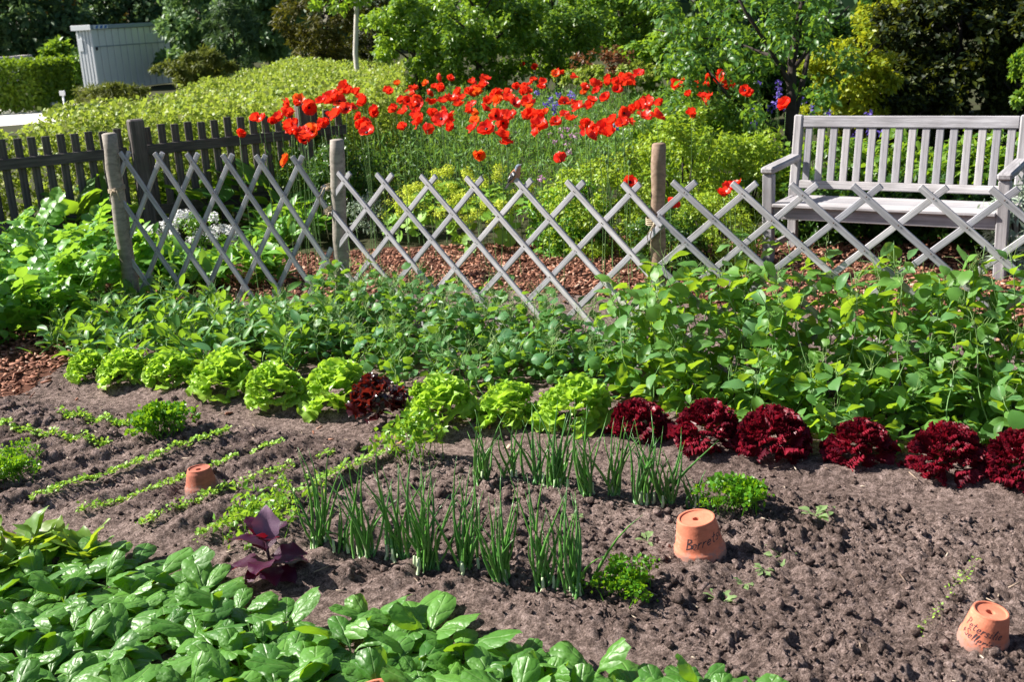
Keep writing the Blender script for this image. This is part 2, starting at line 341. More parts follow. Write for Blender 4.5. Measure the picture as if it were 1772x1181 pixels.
M['white_petal'] = leaf_mat('white_petal', [(0.74, 0.74, 0.76), (0.84, 0.84, 0.84)], (0.8, 0.8, 0.78), 0.25, 0.6, 0.2)
M['blue_petal'] = leaf_mat('blue_petal', [(0.10, 0.07, 0.36), (0.17, 0.12, 0.50)], (0.2, 0.12, 0.6), 0.3, 0.5, 0.3)
M['pink_petal'] = leaf_mat('pink_petal', [(0.48, 0.22, 0.44), (0.62, 0.34, 0.56)], (0.6, 0.3, 0.55), 0.3, 0.5, 0.3)
M['violet'] = leaf_mat('violet_petal', [(0.16, 0.03, 0.34), (0.24, 0.05, 0.46)], (0.3, 0.05, 0.5), 0.3, 0.4, 0.4)
M['black'] = plain('poppy_centre', (0.018, 0.012, 0.016), 0.6)
M['poppy_stem'] = leaf_mat('poppy_stem', [(0.08, 0.16, 0.045), (0.13, 0.23, 0.07)], (0.2, 0.35, 0.1), 0.15, 0.6, 0.3, 'obj')
M['bark'] = plain('dark_bark', (0.028, 0.022, 0.020), 0.9, 0.2, (14, (0.065, 0.052, 0.045)), (40, 0.6, 0.01))
M['pale_bark'] = plain('pale_bark', (0.42, 0.38, 0.34), 0.85, 0.2, (9, (0.58, 0.55, 0.50)), (40, 0.3, 0.01))

# ------------------------------------------------------------------ leaf templates (base at origin, along +Y, face +Z)
def leaf_grid(L, wf, nl=6, nw=4, curl=0.0, fold=0.0, cup=0.0, ruffle=0.0, freq=3.0, edge=0.0, efreq=5.0, petiole=0.0, phase=0.0):
    V = []
    for i in range(nl + 1):
        t = i / nl
        ww = wf(t)
        for j in range(nw + 1):
            s = -1 + 2 * j / nw
            x = s * ww * (1 + edge * math.sin(efreq * t * 6.28 + phase) * abs(s))
            z = -curl * L * t * t + fold * abs(x) - cup * (s * s) * ww
            z += ruffle * (abs(s) ** 1.5) * max(0, min(1, (t - 0.2) * 2.5)) * math.sin(freq * 6.28 * t + (1.7 if s > 0 else 0) + phase + s * 1.3)
            y = L * t
            V.append((x, y * (1 - 0.12 * curl * t), z))
    F = []
    for i in range(nl):
        for j in range(nw):
            a = i * (nw + 1) + j
            F.append((a, a + 1, a + nw + 2, a + nw + 1))
    return np.array(V, float), np.array(F, int)
def ov(wmax, peak=0.55, pet=0.0, pw=0.06, tipw=0.02, blunt=0.75):
    """ovate outline with an optional petiole share"""
    def f(t):
        if t < pet: return pw * wmax
        u = (t - pet) / (1 - pet)
        a = math.sin(math.pi * min(1, max(0, u)) ** (math.log(0.5) / math.log(peak)))
        return max(tipw * wmax, pw * wmax if u < 0.02 else 0, wmax * max(0, a) ** (blunt if u > peak else 0.75))
    return f
def blade4(L=1.0, W=0.35, fold=0.12):
    """tiny two-sided folded leaf: two quads"""
    V = np.array([(0, 0, 0), (-W * .5, L * .45, fold), (0, L, 0), (W * .5, L * .45, fold), (0, L * .45, 0)], float)
    F = np.array([(0, 4, 2, 1), (0, 3, 2, 4)], int)
    return V, F
SMALL = blade4(1.0, 0.55, 0.10)
ROUND = blade4(1.0, 0.85, 0.06)
NARROW = blade4(1.0, 0.22, 0.05)

def rand_unit(n, rng):
    v = rng.normal(size=(n, 3)); return norm(v)
def leafcloud(centers, crad, n, size, tmpl, rng, out=None, upbias=0.6, outbias=0.7, droop=0.25, zmin=None):
    """n leaves gathered round cluster centres; returns V,F"""
    k = len(centers); idx = rng.integers(0, k, n)
    off = rand_unit(n, rng) * (rng.random((n, 1)) ** 0.45)
    cr = np.asarray(crad)
    if cr.ndim == 0: cr = np.full(k, float(cr))
    P = centers[idx] + off * cr[idx][:, None] * np.array([1, 1, 0.8])
    o = norm(off + 1e-6)
    if out is not None: o = norm(o + out[idx])
    nrm = norm(o * outbias + np.array([0, 0, 1.0]) * upbias + rng.normal(size=(n, 3)) * 0.55)
    d = norm(np.cross(nrm, rng.normal(size=(n, 3)))); d = norm(d + o * 0.5 + np.array([0, 0, -droop]))
    Rm = frames(d, nrm)
    S = size * (0.65 + 0.7 * rng.random(n))
    if zmin is not None:
        keep = P[:, 2] > zmin; P, Rm, S = P[keep], Rm[keep], S[keep]
    return repeat(tmpl[0], tmpl[1], Rm, P, S)
def crown_clusters(c, rad, k, rng, lump=0.3, shell=0.5, flat=0.0):
    d = rand_unit(k, rng)
    if flat: d[:, 2] = np.abs(d[:, 2]) * (1 - flat) + d[:, 2] * flat
    r = shell + (1 - shell) * rng.random(k) ** 0.5
    r = r * (1 + lump * (np.sin(d[:, 0] * 5 + c[0]) * np.cos(d[:, 1] * 4 + c[1]) + 0.6 * np.sin(d[:, 2] * 7)) * 0.6)
    return np.array(c) + d * r[:, None] * np.array(rad), d
def crown(name, parent, mat, c, rad, k, n, size, tmpl=SMALL, seed=1, crad=0.3, shell=0.5, lump=0.3, zmin=0.02, M0=None, **kw):
    rng = np.random.default_rng(seed)
    C, d = crown_clusters(c, rad, k, rng, lump, shell)
    V, F = leafcloud(C, crad * min(rad) * (0.6 + 0.8 * rng.random(k)), n, size, tmpl, rng, out=d * 0.8, zmin=zmin, **kw)
    return inst(name, mesh_np(name, V, F, mat), parent)
def tube_vf(pts, rads, ns=6, cap=True):
    pts = [np.array(p, float) for p in pts]; n = len(pts); V = []; F = []
    ref = np.array([0.13, 0.31, 0.94])
    for i, p in enumerate(pts):
        t = pts[min(i + 1, n - 1)] - pts[max(i - 1, 0)]; t = t / (np.linalg.norm(t) + 1e-9)
        rr = ref if abs(t @ ref) < 0.9 else np.array([1.0, 0.1, 0])
        a = np.cross(t, rr); a /= np.linalg.norm(a); b_ = np.cross(t, a)
        for k in range(ns):
            an = 2 * math.pi * k / ns
            V.append(p + rads[i] * (math.cos(an) * a + math.sin(an) * b_))
    for i in range(n - 1):
        for k in range(ns):
            k2 = (k + 1) % ns
            F.append((i * ns + k, i * ns + k2, (i + 1) * ns + k2, (i + 1) * ns + k))
    if cap:
        for base in (0, (n - 1) * ns):
            V.append(pts[0] if base == 0 else pts[-1]); ci = len(V) - 1
            for k in range(0, ns, 1):
                F.append((base + k, base + (k + 1) % ns, ci, ci))
    return np.array(V), np.array(F, int)
def tube_mesh(name, paths, mat, ns=6, smooth=True):
    """quads only (caps as their own fan, via from_pydata)"""
    verts, faces = [], []
    for pts, rads in paths:
        V, F = tube_vf(pts, rads, ns); o = len(verts)
        verts += [tuple(v) for v in V]
        for f in F:
            f = [int(x) + o for x in f]
            faces.append(f if f[2] != f[3] else f[:3])
    me = bpy.data.meshes.new(name); me.from_pydata(verts, [], faces); me.materials.append(mat)
    if smooth:
        for p in me.polygons: p.use_smooth = True
    return me
def box_mesh(name, sx, sy, sz, mat, bevel=0.003, seg=1):
    bm = bmesh.new(); bmesh.ops.create_cube(bm, size=1.0)
    for v in bm.verts: v.co = Vector((v.co.x * sx, v.co.y * sy, v.co.z * sz))
    if bevel: bmesh.ops.bevel(bm, geom=bm.edges[:], offset=bevel, segments=seg, affect='EDGES')
    me = bpy.data.meshes.new(name); bm.to_mesh(me); bm.free(); me.materials.append(mat); return me
def beam(name, a, b, wy, wz, mat, parent, up=Vector((0, 0, 1)), bevel=0.003, ext=0.0, jit=0.0):
    """a timber from a to b, long axis local X, wz measured along 'up'"""
    a = Vector(a); b = Vector(b); d = (b - a); L = d.length + ext; d.normalize()
    y = up.cross(d).normalized(); z = d.cross(y)
    c = (a + b) / 2
    Mx = Matrix(((d.x, y.x, z.x, c.x), (d.y, y.y, z.y, c.y), (d.z, y.z, z.z, c.z), (0, 0, 0, 1)))
    return inst(name, box_mesh(name, L, wy, wz, mat, bevel), parent, Mx)
def lathe_mesh(name, prof, mat, ns=40, smooth=True):
    verts, faces = [], []
    for r_, z_ in prof:
        for k in range(ns):
            a = 2 * math.pi * k / ns; verts.append((r_ * math.cos(a), r_ * math.sin(a), z_))
    for i in range(len(prof) - 1):
        for k in range(ns):
            k2 = (k + 1) % ns; faces.append((i * ns + k, i * ns + k2, (i + 1) * ns + k2, (i + 1) * ns + k))
    me = bpy.data.meshes.new(name); me.from_pydata(verts, [], faces); me.materials.append(mat)
    if smooth:
        for p in me.polygons: p.use_smooth = True
    return me

# ================================================================== GROUND
BED = pxpoly([(-700, 690), (0, 690), (330, 732), (640, 772), (1000, 838), (1300, 846), (1772, 912), (2100, 960), (2100, 1400), (1300, 1260), (1180, 1150), (800, 1062), (600, 1030), (400, 965), (130, 895), (-700, 880)])
MULCH = pxpoly([(-900, 760), (-300, 735), (0, 694), (60, 668), (110, 640), (150, 605), (215, 568), (300, 545), (440, 532), (600, 522), (800, 512), (1000, 522), (1130, 534), (1300, 545), (1500, 562), (1772, 600), (2100, 640), (2300, 330), (-900, 330)])
FL, FM, FR, FR2 = at(235, 552), at(592, 562), at(1134, 655), at(1790, 728)
ROWDIR = np.array([0.675, 0.738])
POTXY = [tuple(at(1212, 958))[:2], tuple(at(1700, 1112))[:2], tuple(at(350, 848))[:2]]
def smooth_h(x, y):
    """the gentle part of the ground surface"""
    x = np.asarray(x, float); y = np.asarray(y, float)
    dB = polydist(x, y, BED)
    bed = np.clip(dB / 0.16 + 0.5, 0, 1); bed = bed * bed * (3 - 2 * bed)
    h = 0.028 * bed + 0.022 * fbm(x * 1.3, y * 1.3, 5, 3)
    # low ridge along the lettuce row
    A = at(145, 650); B = at(1755, 838)
    e = np.array([B.x - A.x, B.y - A.y]); e /= np.linalg.norm(e); nrm = np.array([-e[1], e[0]])
    v = (x - A.x) * nrm[0] + (y - A.y) * nrm[1]
    v = v + 0.10 * (fbm(x * 2.2, y * 2.2, 9, 3)) + 0.0
    step = np.clip((v + 0.24) / 0.10, 0, 1); step = step * step * (3 - 2 * step)
    h = h + 0.038 * step
    return h
def gz(x, y): return float(smooth_h(np.array([x]), np.array([y]))[0])
def ground_at(px, py):
    p = at(px, py); z = gz(p.x, p.y)
    p = at(px, py, z); return Vector((p.x, p.y, gz(p.x, p.y)))
def soil_sheet():
    nx, ny = 690, 520
    xs = np.linspace(-3.6, 3.3, nx)
    ty = np.linspace(0, 1, ny); ys = 2.25 + 6.35 * (0.62 * ty + 0.38 * ty * ty)
    X, Y = np.meshgrid(xs, ys)
    dB = polydist(X, Y, BED); bed = np.clip(dB / 0.14 + 0.45 + 1.2 * fbm(X * 5, Y * 5, 33, 3), 0, 1)
    H = smooth_h(X, Y)
    wx = X + 0.035 * fbm(X * 22, Y * 22, 61, 3); wy = Y + 0.035 * fbm(X * 22, Y * 22, 71, 3)
    patch = np.clip(0.72 + 2.6 * fbm(X * 2.6, Y * 2.6, 80, 3), 0.18, 1.5)
    patch = patch * (1 - 0.5 * np.clip((-0.45 - X - 0.25 * (Y - 4.2)) / 0.3, 0, 1))
    lumps = 0.017 * np.clip(crumb(wx / 0.075, wy / 0.075, 11), 0, 1.2) ** 1.8 + 0.014 * np.clip(crumb(wx / 0.040, wy / 0.040, 21), 0, 1.2) ** 1.5 + 0.009 * crumb(wx / 0.021, wy / 0.021, 31)
    fine = 0.012 * fbm(X * 45, Y * 45, 41, 3) + 0.036 * fbm(X * 8, Y * 8, 51, 3)
    for qx, qy in POTXY:
        near = np.clip((np.hypot(X - qx, Y - qy) - 0.075) / 0.05, 0.12, 1); lumps = lumps * near
    H = H + bed * patch * lumps + fine * (0.5 + 0.7 * bed) + (1 - bed) * 0.16 * lumps
    # furrows between the seed rows, left part of the bed
    q = X * (-ROWDIR[1]) + Y * ROWDIR[0]
    left = np.clip((-0.35 - X - 0.25 * (Y - 4.2)) / 0.3, 0, 1) * bed
    H = H + left * 0.015 * np.sin(q * 2 * math.pi / 0.155 + 2.5 * fbm(X * 2, Y * 2, 91, 2))
    rr = np.random.default_rng(2).random(X.shape) - .5
    H = H + rr * (0.0026 + 0.0105 * bed * np.clip(patch + .3, .4, 1.3))
    inM = inpoly(X + 0.12 * fbm(X * 4, Y * 4, 95, 3), Y + 0.12 * fbm(X * 4, Y * 4, 96, 3), MULCH)
    H = np.where(inM, smooth_h(X, Y) - 0.002 + 0.02 * fbm(X * 7, Y * 7, 97, 3), H)
    V = np.stack([X.ravel(), Y.ravel(), H.ravel()], 1)
    ii = (np.arange(ny - 1)[:, None] * nx + np.arange(nx - 1)[None]).ravel()
    F = np.stack([ii, ii + 1, ii + nx + 1, ii + nx], 1)
    fm = inM[:-1, :-1].ravel()
    i3 = np.arange(0, ny - 3, 3); j3 = np.arange(0, nx - 3, 3); a3 = (i3[:, None] * nx + j3[None]).ravel(); F3 = np.stack([a3, a3 + 3, a3 + 3 * nx + 3, a3 + 3 * nx], 1)
    V3 = V.copy(); V3[:, 2] = (smooth_h(X, Y) - 0.006 + 0.02 * fbm(X * 7, Y * 7, 97, 3)).ravel(); near = (inM[:-3:3, :-3:3][:len(i3), :len(j3)] | inM[3::3, 3::3][:len(i3), :len(j3)]).ravel()
    used, inv = np.unique(F3[near], return_inverse=True)
    tag(inst('soil', mesh_np('soil', V, F[~fm], M['soil'], False)), kind='structure')
    tag(inst('mulch_ground', mesh_np('mulch_ground', V3[used], inv.reshape(-1, 4), M['mulch_floor'], True)), kind='structure')
    return xs, ys, H
XS, YS, HH = soil_sheet()
def hz(x, y):
    """actual surface height (nearest grid value)"""
    i = np.clip(np.searchsorted(XS, x), 0, len(XS) - 1); j = np.clip(np.searchsorted(YS, y), 0, len(YS) - 1)
    return HH[j, i]
def flat_sheet(name, poly, z, mat):
    me = bpy.data.meshes.new(name); me.from_pydata([(x, y, z) for x, y in poly], [], [list(range(len(poly)))]); me.materials.append(mat)
    return tag(inst(name, me), kind='structure')
flat_sheet('ground', [(-600, -60), (600, -60), (600, 900), (-600, 900)], -0.06, M['ground'])
flat_sheet('gravel_path', [tuple(at(a, b))[:2] for a, b in [(-500, 245), (-100, 215), (0, 214), (180, 200), (175, 176), (95, 176), (50, 183), (-500, 215)]], -0.05, M['gravel'])

def clods():
    rng = np.random.default_rng(5); parts = []
    def ico(sub):
        bm = bmesh.new(); bmesh.ops.create_icosphere(bm, subdivisions=sub, radius=0.5)
        tv = np.array([v.co[:] for v in bm.verts]); tf = np.array([[v.index for v in f.verts] for f in bm.faces]); bm.free(); return tv, tf
    def place(n, smin, smax, p, edge):
        x = rng.uniform(-3.0, 2.3, n); y = 2.35 + 3.5 * rng.random(n) ** 1.25
        dB = polydist(x, y, BED); keep = (dB > 0.02) | (rng.random(n) < edge)
        for qx, qy in POTXY: keep &= np.hypot(x - qx, y - qy) > 0.085
        keep &= ~inpoly(x, y, MULCH)
        cl = vnoise(x * 4.3, y * 4.3, 77) * np.where(x < -0.45 - 0.25 * (y - 4.2), 0.6, 1.0)
        keep &= rng.random(n) < 0.25 + 1.3 * cl
        x, y = x[keep], y[keep]; n = len(x); s = smin + (smax - smin) * rng.random(n) ** p
        d = norm(rng.normal(size=(n, 3)) * np.array([1, 1, .45])); up = norm(np.array([0, 0, 1.0]) + rng.normal(size=(n, 3)) * .5)
        return frames(d, up), np.stack([x, y, hz(x, y) + s * .04], 1), s * 1.15
    for v in range(8):
        tv, tf = ico(2); lo = rand_unit(7, rng); am = rng.normal(size=7) * .5
        rad = 0.75 + sum(a * np.clip(tv @ q * 2, 0, 1) ** 2 for a, q in zip(am, lo)) * .5 + .38 * (rng.random(len(tv)) - .5)
        parts.append(repeat(tv * np.clip(rad, .35, 1.5)[:, None] * np.array([1.2, 1.0, .8]), tf, *place(1050, .013, .042, 3.0, .05)))
        tv, tf = ico(1); parts.append(repeat(tv * (.4 + 1.0 * rng.random((len(tv), 1))) * np.array([1.2, .9, .8]), tf, *place(3000, .005, .013, 1.5, .22)))
    V, F = join_parts(parts)
    tag(inst('soil_clods', mesh_np('soil_clods', V, F, M['clod'])), 'loose crumbs and clods of dry grey brown earth over the bed', 'soil clods', kind='stuff')
clods()
def straw():
    rng = np.random.default_rng(15); n = 420
    bv = np.array([(x, y, z) for z in (-.5, .5) for y in (-.5, .5) for x in (-.5, .5)], float)
    bf = np.array([(0, 2, 3, 1), (4, 5, 7, 6), (0, 1, 5, 4), (2, 6, 7, 3), (0, 4, 6, 2), (1, 3, 7, 5)])
    x = rng.uniform(-3.0, 2.4, n); y = 2.4 + 3.4 * rng.random(n); k = ~inpoly(x, y, MULCH); x, y = x[k], y[k]; n = len(x)
    a = rng.random(n) * 6.28; d = np.stack([np.cos(a), np.sin(a), rng.normal(size=n) * .15], 1); up = norm(np.stack([rng.normal(size=n) * .2, rng.normal(size=n) * .2, np.ones(n)], 1))
    S = np.stack([.0022 + .003 * rng.random(n), .012 + .045 * rng.random(n) ** 2, .0018 + .001 * rng.random(n)], 1)
    V, F = repeat(bv, bf, frames(d, up), np.stack([x, y, hz(x, y) + .006], 1), S)
    m, nt, b = new_mat('straw'); g = nt.nodes.new('ShaderNodeNewGeometry'); r = ramp(nt, g.outputs['Random Per Island'], [(0, (.16, .10, .07)), (.6, (.34, .25, .18)), (1, (.55, .46, .36))]); nt.links.new(r.outputs[0], b.inputs['Base Color'])
    tag(inst('straw_litter', mesh_np('straw_litter', V, F, m)), 'scattered pale bits of straw and twig lying on the earth', 'litter', kind='stuff')
straw()
def chips():
    rng = np.random.default_rng(6)
    bv = np.array([(x, y, z) for z in (-.5, .5) for y in (-.5, .5) for x in (-.5, .5)], float)
    bf = np.array([(0, 2, 3, 1), (4, 5, 7, 6), (0, 1, 5, 4), (2, 6, 7, 3), (0, 4, 6, 2), (1, 3, 7, 5)])
    n = 30000
    x = rng.uniform(-3.4, 3.2, n); y = rng.uniform(4.3, 8.5, n)
    k = inpoly(x + 0.05 * rng.normal(size=n), y + 0.05 * rng.normal(size=n), MULCH) | ((rng.random(n) < 0.012) & (polydist(x, y, BED) < 0.1)); x, y = x[k], y[k]; n = len(x)
    z = hz(x, y) + 0.004 + 0.012 * rng.random(n)
    yaw = rng.random(n) * 6.28; til = rng.normal(size=n) * 0.35
    d = np.stack([np.cos(yaw) * np.cos(til), np.sin(yaw) * np.cos(til), np.sin(til)], 1)
    up = norm(np.stack([rng.normal(size=n) * .45, rng.normal(size=n) * .45, np.ones(n)], 1))
    S = np.stack([0.007 + 0.012 * rng.random(n), 0.018 + 0.038 * rng.random(n) ** 1.5, 0.003 + 0.004 * rng.random(n)], 1)
    V, F = repeat(bv, bf, frames(d, up), np.stack([x, y, z], 1), S)
    tag(inst('bark_chips', mesh_np('bark_chips', V, F, M['chip'])), 'red brown bark chips covering the walks round the trellis', 'bark chips', kind='stuff')
chips()

# ================================================================== TRELLIS
FP = {'l': FL, 'm': FM, 'r': FR, 's': FR2}
def trellis(A, B, s, m, z1a, z1b, z0, phase, label, u0, u1, nback=0):
    A = Vector(A); B = Vector(B); e = (B - A); Lp = e.length; e.normalize(); nrm = Vector((e.y, -e.x, 0))
    if nrm.y > 0: nrm = -nrm                                     # towards the camera
    root = empty('trellis_panel', A); tag(root, label, 'trellis', 'diamond trellis panels along the bed')
    rnd = random.Random(int(Lp * 1000))
    def ztop(u): return z1a + (z1b - z1a) * u / Lp
    k0 = -int(1.4 / (m * s)) - 2; k1 = int(Lp / s) + int(1.4 / (m * s)) + 3
    for side in (1, -1):
        for k in range(k0, k1):
            u = phase + k * s + rnd.uniform(-.008, .008)
            zt = ztop(u) + 0.045
            ut = u - side * 0.045 / m
            # line: z = zt - m*side*(uu-ut)
            if side == 1:
                ua = max(ut, u0); ub = min(ut + (zt - z0) / m, u1)
            else:
                ub = min(ut, u1); ua = max(ut - (zt - z0) / m, u0)
            if ub - ua < 0.06: continue
            za = zt - m * side * (ua - ut); zb = zt - m * side * (ub - ut)
            if max(za, zb) > ztop(u) + 0.06: continue
            off = nrm * (0.008 if side == 1 else -0.008)
            a = e * ua + Vector((0, 0, za)) + off; b = e * ub + Vector((0, 0, zb)) + off + nrm * rnd.uniform(-.004, .004)
            beam('slat', a, b, 0.014, 0.028, M['slat'], root, up=nrm.cross((b - a).normalized()), bevel=0.002)
    V, F = [], []; ks = range(k0, k1)
    for ka in ks:
        for kb in ks:
            ua_ = phase + ka * s; ub_ = phase + kb * s; za_ = ztop(ua_) + .045; zb_ = ztop(ub_) + .045
            uta = ua_ - .045 / m; utb = ub_ + .045 / m; uu = (uta + utb) / 2 + (za_ - zb_) / (2 * m); zz = za_ - m * (uu - uta)
            if not (u0 < uu < u1 and z0 < zz < ztop(uu) + .02) or uu < uta - .001 or uu > utb + .001: continue
            c = e * uu + Vector((0, 0, zz)) + nrm * .0175; b0 = len(V)
            for q in range(7): V.append(c + e * (.0035 * math.cos(q * .898)) + Vector((0, 0, .0035 * math.sin(q * .898))))
            V.append(c + nrm * .003)
            for q in range(7): F.append((b0 + q, b0 + (q + 1) % 7, b0 + 7))
    me = bpy.data.meshes.new('nail_heads'); me.from_pydata(V, [], F); me.materials.append(M['rust']); o = inst('nail_heads', me, root); o['kind'] = 'stuff'
    return root, e, nrm
M['rust'] = plain('rusty_nail', (.07, .04, .03), .7)
trellis(FL, FM, 0.225, 1.62, 0.99, 0.935, 0.03, 0.10, 'steep narrow diamond trellis panel between the two left posts', 0.03, 1.38)
tr2, E2, N2 = trellis(FM, FR, 0.313, 0.92, 0.85, 0.88, 0.03, 0.14, 'middle diamond trellis panel with a small bird on its top', 0.02, 2.18)
trellis(FR, FR2, 0.265, 0.86, 0.895, 0.90, 0.03, 0.165, 'flatter diamond trellis panel in front of the grey bench', 0.03, 2.3)

def post(A, px, py, rad, mat, label, lean=None, knots=True):
    """round stake from the ground at A up to photo pixel (px,py)"""
    A = Vector(A); nrm = Vector((E2.y, -E2.x, 0)) * 0
    B = onplane(px, py, A, A + Vector(E2))
    root = empty('fence_post', (A.x, A.y, 0)); tag(root, label, 'post', 'stakes carrying the trellis')
    rnd = random.Random(int(px)); pts = []; rr = []
    n = 12
    for i in range(n + 1):
        t = i / n
        p = Vector((0, 0, -0.05)).lerp(B - Vector((A.x, A.y, 0)), t)
        pts.append((p.x + rnd.uniform(-.0035, .0035), p.y + rnd.uniform(-.0035, .0035), p.z)); rr.append(rad * (1.06 - 0.12 * t) * rnd.uniform(0.95, 1.06))
    pts.append(tuple(Vector(pts[-1]) + Vector((0, 0, 0.006)))); rr.append(rad * 0.72)
    me = tube_mesh('stake', [(pts, rr)], mat, 14)
    # grain axis: turn mesh so the wood texture runs along the stake
    o = inst('stake', me, root)
    return root, B
def ties(root, z, rad, n=3, tail=0.12, seed=0, lean=Vector((0, 0, 0))):
    rnd = random.Random(seed); paths = []
    pts = []
    for i in range(n * 14 + 1):
        a = i / 14 * 2 * math.pi; pts.append((lean.x + (rad + .004) * math.cos(a), lean.y + (rad + .004) * math.sin(a), z + i * 0.0006 + 0.012 * math.sin(a + 1)))
    paths.append((pts, [0.0028] * len(pts)))
    for k in range(3):
        dx = rnd.uniform(-.06, .06); p0 = Vector((lean.x + rnd.uniform(-.02, .02), lean.y - rad - .008, z))
        paths.append(([p0, p0 + Vector((dx * .4, -.012, .01)), p0 + Vector((dx, -.01, -.05)), p0 + Vector((dx * .8, -.004, -tail * rnd.uniform(.5, 1.1)))], [0.003, .003, .0025, .001]))
    p0 = Vector((lean.x, lean.y - rad - .01, z)); kn = []
    for i in range(13):
        a = i / 12 * 2 * math.pi; kn.append(p0 + Vector((0.014 * math.cos(a), -.004 * math.sin(2 * a), 0.011 * math.sin(a))))
    paths.append((kn, [0.004] * 13))
    inst('twine', tube_mesh('twine', paths, M['twine'], 5), root)
p_root, pb = post(FL, 188, 232, 0.045, M['post'], 'leaning pale grey stake at the left end of the trellis')
ties(p_root, 0.80, 0.046, 3, 0.08, 1, (pb - Vector((FL.x, FL.y, 0))) * 0.7 * Vector((1, 1, 0)).x if False else Vector(((pb.x - FL.x) * .7, (pb.y - FL.y) * .7, 0)))
p_root, pb = post(FM + Vector((0.0, .05, 0)), 582, 243, 0.044, M['post'], 'weathered grey stake between the left and middle trellis panels')
ties(p_root, 0.66, 0.046, 3, 0.16, 2); ties(p_root, 0.80, 0.046, 2, 0.16, 5)
p_root, pb = post(FR + Vector((0.02, .05, 0)), 1139, 250, 0.035, M['post_bark'], 'thin brown stake between the middle and right trellis panels')
ties(p_root, 0.74, 0.037, 4, 0.20, 3); ties(p_root, 0.27, 0.037, 3, 0.05, 4)

# twine strung through the peas on the right
a = FR + Vector((0.03, -.05, 0.26)); bq = FR2 + Vector((0, -.16, 0.30)); pts = []
for i in range(25):
    t = i / 24; p = Vector(a).lerp(bq, t); pts.append((p.x, p.y, p.z - 0.05 * math.sin(math.pi * t) + .01 * math.sin(9 * t)))
tag(inst('twine_line', tube_mesh('twine_line', [(pts, [0.0022] * 25)], M['twine'], 5)), 'thin pale twine strung from the brown stake across the pea plants', 'string')

# ================================================================== BENCH
BO, BA, BL = Vector((1.708, 7.405, 0.0)), -0.575, 1.42
bench = empty('garden_bench', BO, BA)
tag(bench, 'silver grey slatted wooden garden bench under the trees', 'bench')
tk = M['teak']; Zv = Vector((0, 0, 1)); Yv = Vector((0, 1, 0))
for x in (0, BL):
    beam('front_leg', (x, 0, 0), (x, 0, 0.615), 0.062, 0.068, tk, bench, up=Vector((1, 0, 0)), bevel=0.006)
    beam('back_leg', (x, 0.47, 0), (x, 0.49, 0.45), 0.055, 0.062, tk, bench, up=Vector((1, 0, 0)), bevel=0.006)
    beam('back_post', (x, 0.491, 0.45), (x, 0.585, 0.93), 0.052, 0.060, tk, bench, up=Vector((1, 0, 0)), bevel=0.010)
    beam('arm_rest', (x, -0.045, 0.640), (x, 0.50, 0.655), 0.085, 0.045, tk, bench, up=Zv, bevel=0.012)
    beam('side_rail', (x, 0.032, 0.37), (x, 0.455, 0.37), 0.030, 0.070, tk, bench, up=Zv, bevel=0.004)
    beam('stretcher', (x, 0.032, 0.13), (x, 0.455, 0.13), 0.030, 0.045, tk, bench, up=Zv, bevel=0.004)
def byz(z): return 0.491 + (z - 0.45) / 0.48 * 0.094
beam('top_rail', (0.031, byz(.885), 0.885), (BL - .031, byz(.885), 0.885), 0.036, 0.078, tk, bench, up=Vector((0, .19, .98)), bevel=0.006)
beam('lower_rail', (0.031, byz(.475), 0.475), (BL - .031, byz(.475), 0.475), 0.034, 0.055, tk, bench, up=Vector((0, .19, .98)), bevel=0.005)
for i in range(16):
    x = 0.031 + (BL - 0.062) * (i + 0.5) / 16
    beam('back_slat', (x, byz(.502), 0.502), (x, byz(.846), 0.846), 0.016, 0.046, tk, bench, up=Vector((1, 0, 0)), bevel=0.002)
for i in range(6):
    y = -0.02 + 0.085 * i
    beam('seat_slat', (0.036, y + .01, 0.418 - .004 * i), (BL - .036, y + .01, 0.418 - .004 * i), 0.072, 0.022, tk, bench, up=Zv, bevel=0.004)
beam('front_apron', (0.034, 0.0, 0.365), (BL - .034, 0.0, 0.365), 0.030, 0.080, tk, bench, up=Zv, bevel=0.004)
beam('back_apron', (0.034, 0.47, 0.365), (BL - .034, 0.47, 0.365), 0.030, 0.080, tk, bench, up=Zv, bevel=0.004)

# ================================================================== PICKET FENCE
pa, pb_, pc, pd = (Vector((-3.93, 9.23, 0)), Vector((-3.09, 9.67, 0)), Vector((-2.04, 10.31, 0)), Vector((-1.17, 10.71, 0)))
def picket_run(A, B, label, posts, seed):
    e = B - A; L = e.length; e.normalize(); nrm = Vector((e.y, -e.x, 0))
    root = empty('picket_fence', A); tag(root, label, 'fence', 'dark picket fence along the shrub hedge')
    rnd = random.Random(seed)
    n = int(L / 0.108)
    for i in range(n):
        u = (i + .5) * L / n; p = e * u - nrm * 0.028
        beam('picket', p + Vector((0, 0, 0.06)), p + Vector((rnd.uniform(-.006, .006), 0, 0.95 + rnd.uniform(-.012, .012))), 0.022, 0.062, M['picket'], root, up=e, bevel=0.003)
    for z in (0.755, 0.25):
        beam('rail', Vector((0, 0, z)), e * L + Vector((0, 0, z)), 0.034, 0.085, M['picket'], root, up=Zv, bevel=0.004)
    for u in posts:
        p = e * u + nrm * 0.075
        beam('post', p + Vector((0, 0, -.05)), p + Vector((0, 0, 1.02)), 0.12, 0.12, M['picket'], root, up=e, bevel=0.012)
A0 = pa + (pa - pb_) * 1.2
picket_run(A0, pb_, 'dark weathered picket fence running out of frame at left', [0.1], 1)
picket_run(pb_ + Vector((.02, .012, 0)), pc + (pd - pc) * .75, 'dark picket fence running from the square post to the poppies', [0.06, 1.50], 2)

